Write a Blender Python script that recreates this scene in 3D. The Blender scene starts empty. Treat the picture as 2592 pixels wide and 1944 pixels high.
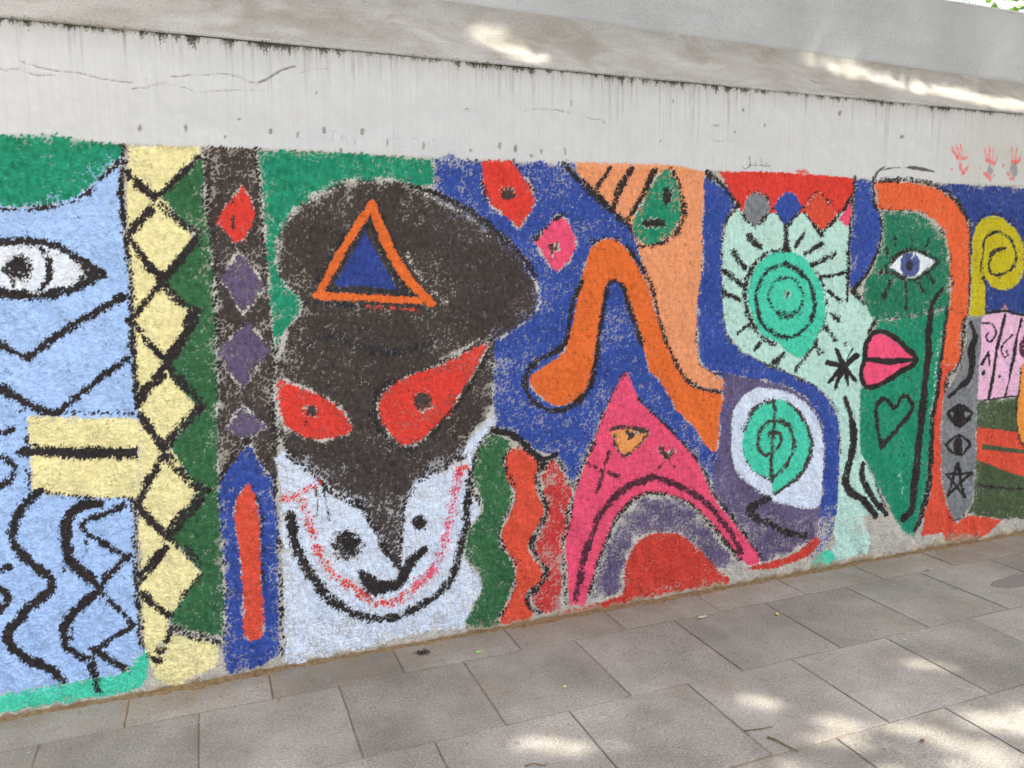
import bpy, bmesh, math, random
import numpy as np
from mathutils import Matrix, Vector

random.seed(5)
scene = bpy.context.scene
COL = scene.collection

# ------------------------------------------------------------------ camera
cam_data = bpy.data.cameras.new('camera')
cam_data.sensor_fit = 'HORIZONTAL'
cam_data.sensor_width = 36.0
cam_data.lens = 27.375
cam_data.clip_start = 0.05
cam_data.clip_end = 600.0
cam = bpy.data.objects.new('camera', cam_data)
COL.objects.link(cam)
R_RIGHT = Vector((0.93130696, -0.36411428, -0.00938841))
R_DOWN = Vector((-0.05833433, -0.12366153, -0.99060836))
R_FWD = Vector((0.35953366, 0.92310813, -0.13640721))
cm = Matrix((R_RIGHT, -R_DOWN, -R_FWD)).transposed().to_4x4()
cm.translation = Vector((0.0, 0.0, 1.57))
cam.matrix_world = cm
scene.camera = cam

# ------------------------------------------------------------------ sky, sun, exposure
SUN_EL = math.radians(62)
SUN_DIR = Vector((math.cos(SUN_EL) * math.cos(math.radians(-25)), math.cos(SUN_EL) * math.sin(math.radians(-25)), math.sin(SUN_EL)))
world = bpy.data.worlds.new('World')
scene.world = world
world.use_nodes = True
wn = world.node_tree.nodes
wl = world.node_tree.links
bg = wn['Background']
sky = wn.new('ShaderNodeTexSky')
sky.sky_type = 'NISHITA'
sky.sun_disc = False
sky.sun_elevation = SUN_EL
sky.sun_rotation = math.atan2(SUN_DIR.x, SUN_DIR.y)
sky.altitude = 0
sky.air_density = 1.0
sky.dust_density = 7.0
sky.ozone_density = 0.6
wl.new(sky.outputs['Color'], bg.inputs['Color'])
bg.inputs['Strength'].default_value = 0.15

sun_data = bpy.data.lights.new('sun', 'SUN')
sun_data.energy = 2.8
sun_data.angle = math.radians(0.53)
sun_data.color = (1.0, 0.95, 0.86)
sun = bpy.data.objects.new('sun', sun_data)
COL.objects.link(sun)
sun.rotation_euler = SUN_DIR.to_track_quat('Z', 'Y').to_euler()
sun.location = (4, -4, 12)

vs = scene.view_settings
vs.view_transform = 'Standard'
vs.look = 'None'
vs.exposure = 1.64
vs.gamma = 1.0
vs.use_curve_mapping = False

# ------------------------------------------------------------------ helpers
def lin(r, g, b):
    f = lambda c: (c / 255 / 12.92) if c <= 10 else ((c / 255 + 0.055) / 1.055) ** 2.4
    return (f(r) * 0.985, f(g) * 1.015, f(b) * 1.005)

def tag(o, label=None, cat=None, group=None, kind=None):
    if label: o['label'] = label
    if cat: o['category'] = cat
    if group: o['group'] = group
    if kind: o['kind'] = kind
    return o

def empty(name, loc=(0, 0, 0)):
    o = bpy.data.objects.new(name, None)
    o.location = loc
    o.empty_display_size = 0.1
    COL.objects.link(o)
    return o

def link(name, me, mat=None, parent=None):
    if mat is not None and not me.materials:
        me.materials.append(mat)
    o = bpy.data.objects.new(name, me)
    COL.objects.link(o)
    if parent is not None:
        o.parent = parent
        o.matrix_parent_inverse = Matrix.Translation(-parent.location) if parent.parent is None else Matrix()
    return o

def mesh_from(name, verts, faces, smooth=False):
    """verts (n,3), faces (m,k) arrays"""
    verts = np.ascontiguousarray(verts, dtype=np.float32)
    faces = np.ascontiguousarray(faces, dtype=np.int32)
    me = bpy.data.meshes.new(name)
    n, k = faces.shape
    me.vertices.add(len(verts))
    me.vertices.foreach_set('co', verts.ravel())
    me.loops.add(n * k)
    me.loops.foreach_set('vertex_index', faces.ravel())
    me.polygons.add(n)
    me.polygons.foreach_set('loop_start', np.arange(0, n * k, k, dtype=np.int32))
    me.polygons.foreach_set('loop_total', np.full(n, k, dtype=np.int32))
    if smooth:
        me.polygons.foreach_set('use_smooth', np.ones(n, dtype=bool))
    me.update(calc_edges=True)
    return me

class Nodes:
    def __init__(self, name, rough=0.9, spec=0.25):
        self.m = bpy.data.materials.new(name)
        self.m.use_nodes = True
        self.t = self.m.node_tree
        self.b = self.t.nodes['Principled BSDF']
        self.b.inputs['Roughness'].default_value = rough
        self.b.inputs['Specular IOR Level'].default_value = spec
        self.co = self.t.nodes.new('ShaderNodeTexCoord').outputs['Object']
        self.geo = self.t.nodes.new('ShaderNodeNewGeometry').outputs['Position']
    def n(self, typ, **kw):
        nd = self.t.nodes.new(typ)
        for k, v in kw.items():
            setattr(nd, k, v)
        return nd
    def l(self, a, b):
        self.t.links.new(a, b)
    def noise(self, scale, detail=3, rough=0.55, stretch=(1, 1, 1), dist=0.0):
        mp = self.n('ShaderNodeMapping')
        mp.inputs['Scale'].default_value = stretch
        self.l(self.geo, mp.inputs['Vector'])
        t = self.n('ShaderNodeTexNoise')
        t.inputs['Scale'].default_value = scale
        t.inputs['Detail'].default_value = detail
        t.inputs['Roughness'].default_value = rough
        t.inputs['Distortion'].default_value = dist
        self.l(mp.outputs[0], t.inputs['Vector'])
        return t.outputs['Fac']
    def ramp(self, fac, stops):
        r = self.n('ShaderNodeValToRGB')
        e = r.color_ramp.elements
        while len(e) < len(stops):
            e.new(0.5)
        for el, (p, c) in zip(e, stops):
            el.position = p
            el.color = (*c, 1) if len(c) == 3 else c
        self.l(fac, r.inputs[0])
        return r.outputs['Color']
    def mix(self, fac, a, b, mode='MIX'):
        m = self.n('ShaderNodeMix', data_type='RGBA', blend_type=mode)
        if isinstance(fac, (int, float)): m.inputs[0].default_value = fac
        else: self.l(fac, m.inputs[0])
        for s, v in ((6, a), (7, b)):
            if isinstance(v, tuple): m.inputs[s].default_value = (*v, 1)
            else: self.l(v, m.inputs[s])
        return m.outputs[2]
    def bump(self, h, strength=0.4, dist=0.004, prev=None):
        b = self.n('ShaderNodeBump')
        b.inputs['Strength'].default_value = strength
        b.inputs['Distance'].default_value = dist
        self.l(h, b.inputs['Height'])
        if prev is not None: self.l(prev, b.inputs['Normal'])
        return b.outputs['Normal']
    def done(self, color, normal=None):
        if isinstance(color, tuple): self.b.inputs['Base Color'].default_value = (*color, 1)
        else: self.l(color, self.b.inputs['Base Color'])
        if normal is not None: self.l(normal, self.b.inputs['Normal'])
        return self.m

# wall measures (metres)
Y0 = 3.1313          # front plane of the painted wall
Z_BAND = 2.046       # lower edge of the smooth band
Z_LIP = 2.43         # where the rounded lip starts
Y_UP = 3.385         # front plane of the upper wall
Z_UP = 3.07          # top of the upper wall
XL, XR = -4.0, 11.0
def z_seam(x):       # line where the sloped ledge meets the upper wall
    return 2.723 - (x - 0.80) * 0.0183
# ------------------------------------------------------------------ materials
def mat_wallpaint():
    N = Nodes('painted_stucco', 0.92, 0.08)
    a = N.n('ShaderNodeVertexColor', layer_name='paint').outputs['Color']
    v = N.ramp(N.noise(420, 2), [(0.3, (0.90,) * 3), (0.7, (1.06,) * 3)])
    c = N.mix(1.0, a, v, 'MULTIPLY')
    nb = N.bump(N.noise(260, 5, 0.75), 0.55, 0.004)
    return N.done(c, nb)

def mat_band():
    N = Nodes('smooth_render', 0.85, 0.2)
    a = N.n('ShaderNodeVertexColor', layer_name='paint').outputs['Color']
    v = N.ramp(N.noise(700, 2), [(0.3, (0.93,) * 3), (0.7, (1.04,) * 3)])
    c = N.mix(1.0, a, v, 'MULTIPLY')
    nb = N.bump(N.noise(60, 5, 0.6), 0.15, 0.004)
    return N.done(c, nb)

def mat_ledge():
    N = Nodes('dirty_concrete', 0.92, 0.2)
    base = N.ramp(N.noise(5, 6, 0.62, (0.5, 1, 1), 0.6), [(0.28, lin(144, 137, 125)), (0.5, lin(160, 155, 146)), (0.72, lin(172, 168, 160))])
    st = N.ramp(N.noise(2.2, 5, 0.65, (1, 1.6, 1.6), 0.8), [(0.36, (1, 1, 1)), (0.5, (0.0, 0.0, 0.0))])
    c = N.mix(N.mix(1.0, st, (0.4,) * 3, 'MULTIPLY'), base, lin(116, 105, 88))
    sc = N.ramp(N.noise(14, 4, 0.7, (0.25, 3, 3), 1.2), [(0.60, (0, 0, 0)), (0.72, (1, 1, 1))])
    c = N.mix(N.mix(1.0, sc, (0.25,) * 3, 'MULTIPLY'), c, lin(182, 178, 172))
    sp = N.ramp(N.noise(120, 5, 0.8), [(0.30, (0.5,) * 3), (0.44, (0.95,) * 3), (0.56, (1.02,) * 3), (0.74, (1.3,) * 3)])
    c = N.mix(1.0, c, sp, 'MULTIPLY')
    nb = N.bump(N.noise(90, 6, 0.7), 0.5, 0.005)
    return N.done(c, nb)

def mat_upper():
    N = Nodes('grey_render', 0.92, 0.2)
    base = N.ramp(N.noise(1.7, 5, 0.6), [(0.3, lin(172, 171, 168)), (0.7, lin(196, 195, 193))])
    sp = N.ramp(N.noise(150, 5, 0.85), [(0.3, (0.55,) * 3), (0.46, (0.95,) * 3), (0.56, (1.03,) * 3), (0.72, (1.25,) * 3)])
    c = N.mix(1.0, base, sp, 'MULTIPLY')
    bl = N.ramp(N.noise(11, 4, 0.7), [(0.66, (0, 0, 0)), (0.74, (1, 1, 1))])
    c = N.mix(N.mix(1.0, bl, (0.45,) * 3, 'MULTIPLY'), c, lin(140, 118, 110))
    a = N.n('ShaderNodeVertexColor', layer_name='dirt').outputs['Color']  # weight of a brownish tone, stronger towards the foot of the upper wall
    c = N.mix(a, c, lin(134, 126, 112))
    nb = N.bump(N.noise(130, 6, 0.75), 0.6, 0.004)
    return N.done(c, nb)

def mat_paver():
    N = Nodes('concrete_paver', 0.86, 0.25)
    base = N.ramp(N.noise(3.2, 5, 0.6), [(0.3, lin(131, 126, 117)), (0.7, lin(160, 155, 146))])
    oi = N.n('ShaderNodeObjectInfo').outputs['Random']
    tone = N.ramp(oi, [(0.0, (0.82, 0.81, 0.79)), (0.5, (1.0, 1.0, 1.0)), (1.0, (1.10, 1.10, 1.11))])
    c = N.mix(1.0, base, tone, 'MULTIPLY')
    gr = N.ramp(N.noise(115, 6, 0.9), [(0.34, (0.36,) * 3), (0.45, (0.84,) * 3), (0.56, (1.07,) * 3), (0.67, (2.1,) * 3)])
    c = N.mix(1.0, c, gr, 'MULTIPLY')
    dk = N.ramp(N.noise(22, 4, 0.75), [(0.58, (0, 0, 0)), (0.70, (1, 1, 1))])
    c = N.mix(N.mix(1.0, dk, (0.6,) * 3, 'MULTIPLY'), c, lin(98, 92, 88))
    br = N.ramp(N.noise(4.1, 5, 0.7, (1, 1, 1), 0.5), [(0.5, (0, 0, 0)), (0.75, (1, 1, 1))])
    c = N.mix(N.mix(1.0, br, (0.4,) * 3, 'MULTIPLY'), c, lin(140, 124, 104))
    # dust and soil washed down from the wall
    sep = N.n('ShaderNodeSeparateXYZ'); N.l(N.geo, sep.inputs[0])
    mr = N.n('ShaderNodeMapRange')
    mr.inputs['From Min'].default_value = 2.80; mr.inputs['From Max'].default_value = 3.13
    N.l(sep.outputs['Y'], mr.inputs['Value'])
    du = N.mix(1.0, mr.outputs[0], N.ramp(N.noise(9, 6, 0.75), [(0.38, (0.05,) * 3), (0.66, (0.85,) * 3)]), 'MULTIPLY')
    c = N.mix(du, c, lin(138, 118, 94))
    mo = N.ramp(N.noise(1.3, 4, 0.6), [(0.35, (0.80, 0.79, 0.77)), (0.65, (1.12, 1.12, 1.13))])
    c = N.mix(1.0, c, mo, 'MULTIPLY')
    lt = N.ramp(N.noise(85, 2, 0.5), [(0.74, (0, 0, 0)), (0.78, (1, 1, 1))])
    c = N.mix(N.mix(1.0, lt, (0.6,) * 3, 'MULTIPLY'), c, lin(205, 200, 192))
    nb = N.bump(N.noise(260, 5, 0.75), 0.45, 0.003)
    return N.done(c, nb)

def mat_soil(name, a, b, scale=60):
    N = Nodes(name, 0.97, 0.1)
    c = N.ramp(N.noise(scale, 5, 0.7), [(0.3, a), (0.7, b)])
    return N.done(c, N.bump(N.noise(scale * 4, 4, 0.7), 0.7, 0.006))

def mat_plain(name, a, b, scale=8, rough=0.8, trans=0.0):
    N = Nodes(name, rough, 0.3)
    c = N.ramp(N.noise(scale, 3), [(0.3, a), (0.7, b)])
    m = N.done(c)
    if trans > 0:
        t = N.n('ShaderNodeBsdfTranslucent')
        N.l(N.mix(1.0, c, (1.3, 1.5, 0.6), 'MULTIPLY'), t.inputs['Color'])
        ms = N.n('ShaderNodeMixShader')
        ms.inputs[0].default_value = trans
        N.l(N.b.outputs[0], ms.inputs[1]); N.l(t.outputs[0], ms.inputs[2])
        N.l(ms.outputs[0], N.t.nodes['Material Output'].inputs['Surface'])
    return m

M_WALL, M_BAND, M_LEDGE, M_UPPER, M_PAVER = mat_wallpaint(), mat_band(), mat_ledge(), mat_upper(), mat_paver()
M_JOINT = mat_soil('joint_dirt', lin(106, 88, 70), lin(146, 128, 106))
M_DIRT = mat_soil('wall_foot_dirt', lin(104, 80, 54), lin(156, 132, 100), 45)
M_GROUND = mat_soil('street_ground', lin(120, 116, 110), lin(150, 145, 138), 6)
M_CORE = mat_soil('wall_concrete', lin(150, 148, 144), lin(176, 174, 170), 20)
M_LEAF = mat_plain('leaf', (0.035, 0.075, 0.018), (0.075, 0.13, 0.03), 3, 0.6, 0.3)
M_LEAF_PALE = mat_plain('pale_green_leaf', (0.11, 0.19, 0.04), (0.20, 0.30, 0.08), 3, 0.5, 0.5)
M_BARK = mat_plain('bark', lin(70, 58, 48), lin(110, 96, 82), 25, 0.95)
M_MOSS = mat_plain('moss', lin(58, 52, 40), lin(92, 92, 58), 14, 0.97)

# ------------------------------------------------------------------ structure: ground and pavement
def sheet(name, x0, x1, y0, y1, z, mat):
    me = mesh_from(name, [(x0, y0, z), (x1, y0, z), (x1, y1, z), (x0, y1, z)], [(0, 1, 2, 3)])
    return link(name, me, mat)

ground = tag(sheet('ground', -150, 150, -150, 150, -0.06, M_GROUND), kind='structure')
pavement = sheet('pavement', XL, XR, -2.2, Y0 + 0.02, -0.0032, M_JOINT)
tag(pavement, kind='structure')

def paver_mesh(w, d, seed):
    rnd = random.Random(seed)
    g, b, t = 0.0026, 0.0028, 0.045
    bm = bmesh.new()
    def ring(ins, z, jit):
        pts = []
        n = 5
        for sx, sy, ex, ey in ((0, 0, 1, 0), (1, 0, 0, 1), (1, 1, -1, 0), (0, 1, 0, -1)):
            for i in range(n):
                u = i / n
                x = (sx + ex * u) * w; y = (sy + ey * u) * d
                x = min(max(x, ins), w - ins); y = min(max(y, ins), d - ins)
                if jit: x += rnd.uniform(-jit, jit); y += rnd.uniform(-jit, jit)
                pts.append(bm.verts.new((x - w / 2, y - d / 2, z)))
        return pts
    r0 = ring(g, -t, 0); r1 = ring(g, -b, 0.0016); r2 = ring(g + b, 0, 0.0022)
    k = len(r0)
    for a, c in ((r0, r1), (r1, r2)):
        for i in range(k):
            bm.faces.new((a[i], a[(i + 1) % k], c[(i + 1) % k], c[i]))
    bm.faces.new(r2)
    me = bpy.data.meshes.new('paver')
    bm.to_mesh(me); bm.free()
    return me

def lay(name, mesh, x, y, rnd):
    o = link(name, mesh, M_PAVER, pavement)
    o.location = (x, y, rnd.uniform(-0.0015, 0.0015))
    o.rotation_euler = (rnd.uniform(-1, 1) * 0.0025, rnd.uniform(-1, 1) * 0.0025, rnd.choice((0, math.pi)))

rp = random.Random(11)
PX, PY = 0.5065, 0.4975
PV = [paver_mesh(PX, PY, i) for i in range(4)]
for row in range(10):
    yc = 2.8985 - PY * (row + 0.5)
    off = 0.3935 if row % 2 == 0 else 0.637
    i0 = int(math.floor((XL - off) / PX)) + 1
    i1 = int((XR - off) / PX)
    if row >= 5:
        i0, i1 = int((-2.5 - off) / PX), int((6.5 - off) / PX)
    for i in range(i0, i1):
        lay('paver', rp.choice(PV), off + PX * (i + 0.5), yc, rp)
SV = [paver_mesh(PX, 0.2225, 20 + i) for i in range(3)]
for i in range(-8, 21):
    lay('edging_paver', rp.choice(SV), 0.653 + PX * (i + 0.5), 2.8985 + 0.11125, rp)

# painted shapes: name, parent, label
# strokes: shape, colour, outline (mm along the wall, mm up), half widths (0.1 mm), options
PAINTED = [
 ('painted_face', -1, 'light blue painted face in profile with a big eye'),
 ('painted_cap', -1, 'rounded green painted shape hanging over the blue face'),
 ('painted_eye', 0, 'almond eye outlined in thick black'),
 ('painted_pupil', 0, ''),
 ('painted_zigzag', 0, 'upper black zigzag across the blue cheek'),
 ('painted_zigzag', 0, 'lower black zigzag across the blue cheek'),
 ('painted_bar', -1, 'yellow painted bar split by a thick black line'),
 ('painted_wave', 0, 'left black wavy stroke on light blue'),
 ('painted_wave', 0, 'right black wavy stroke with zigzag branches on light blue'),
 ('painted_scroll', 0, 'upper black scroll at the left edge'),
 ('painted_scroll', 0, 'lower black scroll at the left edge'),
 ('painted_stroke', 0, ''),
 ('painted_stroke', 0, ''),
 ('painted_strip', -1, 'turquoise painted strip along the wall foot'),
 ('painted_strip', -1, 'dark green painted strip beside the yellow diamonds'),
 ('painted_diamond_column', -1, 'chain of pale yellow painted diamonds crossed by black zigzags'),
 ('painted_diamond', 15, 'top half diamond cut by the pale band'),
 ('painted_diamond', 15, 'second diamond from the top'),
 ('painted_diamond', 15, 'third diamond from the top'),
 ('painted_diamond', 15, 'diamond just above the black bar of the arm'),
 ('painted_diamond', 15, 'diamond just below the black bar of the arm'),
 ('painted_diamond', 15, 'lowest whole diamond'),
 ('painted_diamond', 15, 'rounded yellow shape at the foot of the column'),
 ('painted_zigzag', -1, 'black zigzag outline between yellow diamonds and dark green'),
 ('painted_stroke', 15, ''),
 ('painted_stroke', 15, ''),
 ('painted_stroke', 15, ''),
 ('painted_stroke', 15, ''),
 ('painted_stroke', 15, ''),
 ('painted_stroke', 15, ''),
 ('painted_stroke', 15, ''),
 ('painted_stroke', 15, ''),
 ('painted_stroke', 15, ''),
 ('painted_stroke', 15, ''),
 ('painted_stroke', 15, ''),
 ('painted_stroke', 15, ''),
 ('painted_stroke', 15, ''),
 ('painted_stroke', 15, ''),
 ('painted_stroke', 15, ''),
 ('painted_stroke', 15, ''),
 ('painted_spot', 15, ''),
 ('painted_stroke', -1, 'upright black stroke between the blue face and yellow diamonds'),
 ('painted_column', -1, 'black painted column with red and purple diamonds'),
 ('painted_diamond', 42, 'red painted diamond with a dark crack'),
 ('painted_diamond', 42, 'upper purple painted diamond'),
 ('painted_diamond', 42, 'middle purple painted diamond'),
 ('painted_diamond', 42, 'lowest and smallest purple painted diamond'),
 ('painted_ground', -1, 'royal blue painted ground around the pink and orange figures'),
 ('painted_jaw', -1, 'white painted jaw under the dark mask face'),
 ('painted_ground', -1, 'green painted ground behind the dark mask face'),
 ('painted_face', -1, 'dark brown painted mask face with red eyes and a pointed nose'),
 ('painted_triangle', 50, 'orange outlined triangle'),
 ('painted_triangle', 50, 'small blue triangle inside the orange one'),
 ('painted_eye', 50, 'left red eye'),
 ('painted_eye', 50, 'right red eye, larger and slanting up'),
 ('painted_pupil', 50, ''),
 ('painted_pupil', 50, ''),
 ('painted_curve', 48, 'ragged red curved line'),
 ('painted_curve', 48, 'thick black curved jaw line'),
 ('painted_spot', 48, 'larger ragged black spot'),
 ('painted_spot', 48, 'smaller black spot'),
 ('painted_mouth', 48, ''),
 ('painted_arch', -1, 'blue painted pointed arch with a red bar inside'),
 ('painted_bar', 62, 'red painted bar'),
 ('painted_diamond', -1, 'red painted diamond with black centre at the top of the blue'),
 ('painted_spot', 64, ''),
 ('painted_diamond', -1, 'pink painted diamond with a small black mark'),
 ('painted_spot', 66, ''),
 ('painted_shape', -1, 'peach painted shape running down to a foot'),
 ('painted_stripe', 68, ''),
 ('painted_stripe', 68, ''),
 ('painted_stripe', 68, ''),
 ('painted_teardrop', -1, 'green painted teardrop face with an eye and a mouth'),
 ('painted_spot', 72, ''),
 ('painted_mouth', 72, ''),
 ('painted_hook', -1, 'orange painted hooked band with a round end'),
 ('painted_wave', -1, 'dark green painted wavy shape right of the white jaw'),
 ('painted_wave', -1, 'orange red painted wavy shape'),
 ('painted_wave', -1, 'crimson painted wavy shape with worn paint'),
 ('painted_stroke', -1, 'black wavy stroke between orange red and crimson'),
 ('painted_face', -1, 'purple painted face in profile with a white ringed eye'),
 ('painted_ring', 80, 'broad white painted ring'),
 ('painted_spiral', 80, 'turquoise oval with a black spiral'),
 ('painted_band', -1, 'royal blue painted band curving around the purple face'),
 ('painted_figure', -1, 'pink painted pointed figure standing on two legs'),
 ('painted_arch', 84, 'dark arched line'),
 ('painted_eye', 84, 'small peach eye with a black lid'),
 ('painted_cross', 84, ''),
 ('painted_bird', 84, ''),
 ('painted_arch', -1, 'purple painted arch between the legs of the pink figure'),
 ('painted_mound', -1, 'red painted mound under the purple arch'),
 ('painted_strip', -1, 'red painted strip under the purple face'),
 ('painted_patch', -1, 'small turquoise painted patch low on the wall'),
 ('painted_face', -1, 'mint green painted face with a large spiral eye'),
 ('painted_crown', -1, 'red painted crown with a zigzag lower edge'),
 ('painted_diamond', 94, 'grey painted diamond'),
 ('painted_diamond', 94, 'blue painted diamond'),
 ('painted_diamond', 94, 'orange red painted diamond'),
 ('painted_diamond', 94, 'pink painted half diamond'),
 ('painted_zigzag', 94, 'black zigzag outline'),
 ('painted_eye', 93, 'turquoise eye of black rings with lashes all around'),
 ('painted_lash', 93, ''),
 ('painted_lash', 93, ''),
 ('painted_lash', 93, ''),
 ('painted_lash', 93, ''),
 ('painted_lash', 93, ''),
 ('painted_lash', 93, ''),
 ('painted_lash', 93, ''),
 ('painted_lash', 93, ''),
 ('painted_lash', 93, ''),
 ('painted_lash', 93, ''),
 ('painted_lash', 93, ''),
 ('painted_lash', 93, ''),
 ('painted_lash', 93, ''),
 ('painted_lash', 93, ''),
 ('painted_lash', 93, ''),
 ('painted_lash', 93, ''),
 ('painted_lash', 93, ''),
 ('painted_lash', 93, ''),
 ('painted_stroke', 93, 'thin black outline'),
 ('painted_star', 93, 'black starburst'),
 ('painted_stroke', 93, 'long bent black stroke'),
 ('painted_stripe', -1, 'royal blue painted stripe between the crown and the green face'),
 ('painted_ground', -1, 'dark blue painted ground at the right end of the mural'),
 ('painted_arch', -1, 'orange painted arch over the green face'),
 ('painted_strip', -1, 'orange red painted strip running down from the orange arch'),
 ('painted_face', -1, 'green painted face with an eye, pink lips and a heart'),
 ('painted_eye', 126, 'white eye with a blue iris'),
 ('painted_lash', 126, ''),
 ('painted_lash', 126, ''),
 ('painted_lash', 126, ''),
 ('painted_lash', 126, ''),
 ('painted_lash', 126, ''),
 ('painted_lash', 126, ''),
 ('painted_lash', 126, ''),
 ('painted_lash', 126, ''),
 ('painted_lips', 126, 'pink lips outlined in black'),
 ('painted_heart', 126, 'black heart outline'),
 ('painted_spiral', -1, 'olive yellow painted spiral on a stem'),
 ('painted_column', -1, 'grey painted column with two eyes and a star'),
 ('painted_wave', 139, ''),
 ('painted_eye', 139, 'upper solid black eye'),
 ('painted_eye', 139, 'lower outlined black eye'),
 ('painted_star', 139, 'five pointed black star outline'),
 ('painted_panel', -1, 'light pink painted panel with black lines and curls'),
 ('painted_line', 144, ''),
 ('painted_line', 144, ''),
 ('painted_line', 144, ''),
 ('painted_line', 144, ''),
 ('painted_line', 144, ''),
 ('painted_line', 144, ''),
 ('painted_line', 144, ''),
 ('painted_line', 144, ''),
 ('painted_spot', 144, ''),
 ('painted_spot', 144, ''),
 ('painted_curl', 144, ''),
 ('painted_ground', -1, 'olive green painted bands beside the grey column'),
 ('painted_band', 156, 'orange red painted band'),
 ('painted_shape', -1, 'orange painted shape at the right edge of the mural'),
 ('painted_handprint', -1, 'leftmost red handprint on the pale band'),
 ('painted_handprint', -1, 'middle red handprint with a grey heel on the pale band'),
 ('painted_handprint', -1, 'rightmost red handprint with a grey palm on the pale band'),
 ('painted_stroke', -1, 'black brush curve above the orange arch on the pale band'),
 ('written_mark', -1, 'thin black handwritten word on the pale band above the red crown'),
 ('written_mark', -1, 'faint teal handwritten letters on the pale band'),
 ('plaster_chip', -1, ''),
 ('plaster_chip', -1, ''),
 ('plaster_chip', -1, ''),
 ('plaster_chip', -1, ''),
 ('plaster_chip', -1, ''),
 ('plaster_chip', -1, ''),
 ('plaster_chip', -1, ''),
 ('plaster_chip', -1, ''),
 ('plaster_chip', -1, ''),
 ('plaster_chip', -1, ''),
 ('plaster_chip', -1, ''),
 ('plaster_chip', -1, ''),
 ('plaster_chip', -1, ''),
 ('plaster_chip', -1, ''),
 ('plaster_chip', -1, ''),
 ('plaster_chip', -1, ''),
 ('plaster_chip', -1, ''),
 ('plaster_chip', -1, ''),
 ('plaster_chip', -1, ''),
 ('plaster_chip', -1, ''),
 ('plaster_chip', -1, ''),
 ('plaster_chip', -1, ''),
 ('plaster_chip', -1, ''),
 ('plaster_chip', -1, ''),
 ('plaster_chip', -1, ''),
 ('plaster_chip', -1, ''),
 ('plaster_chip', -1, ''),
 ('plaster_crack', -1, ''),
 ('plaster_crack', -1, ''),
 ('plaster_crack', -1, ''),
 ('plaster_crack', -1, ''),
 ('plaster_crack', -1, ''),
 ('plaster_crack', -1, ''),
 ('plaster_crack', -1, ''),
 ('plaster_crack', -1, ''),
 ('plaster_crack', -1, ''),
 ('plaster_crack', -1, ''),
 ('plaster_crack', -1, ''),
 ('plaster_crack', -1, ''),
]
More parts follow.
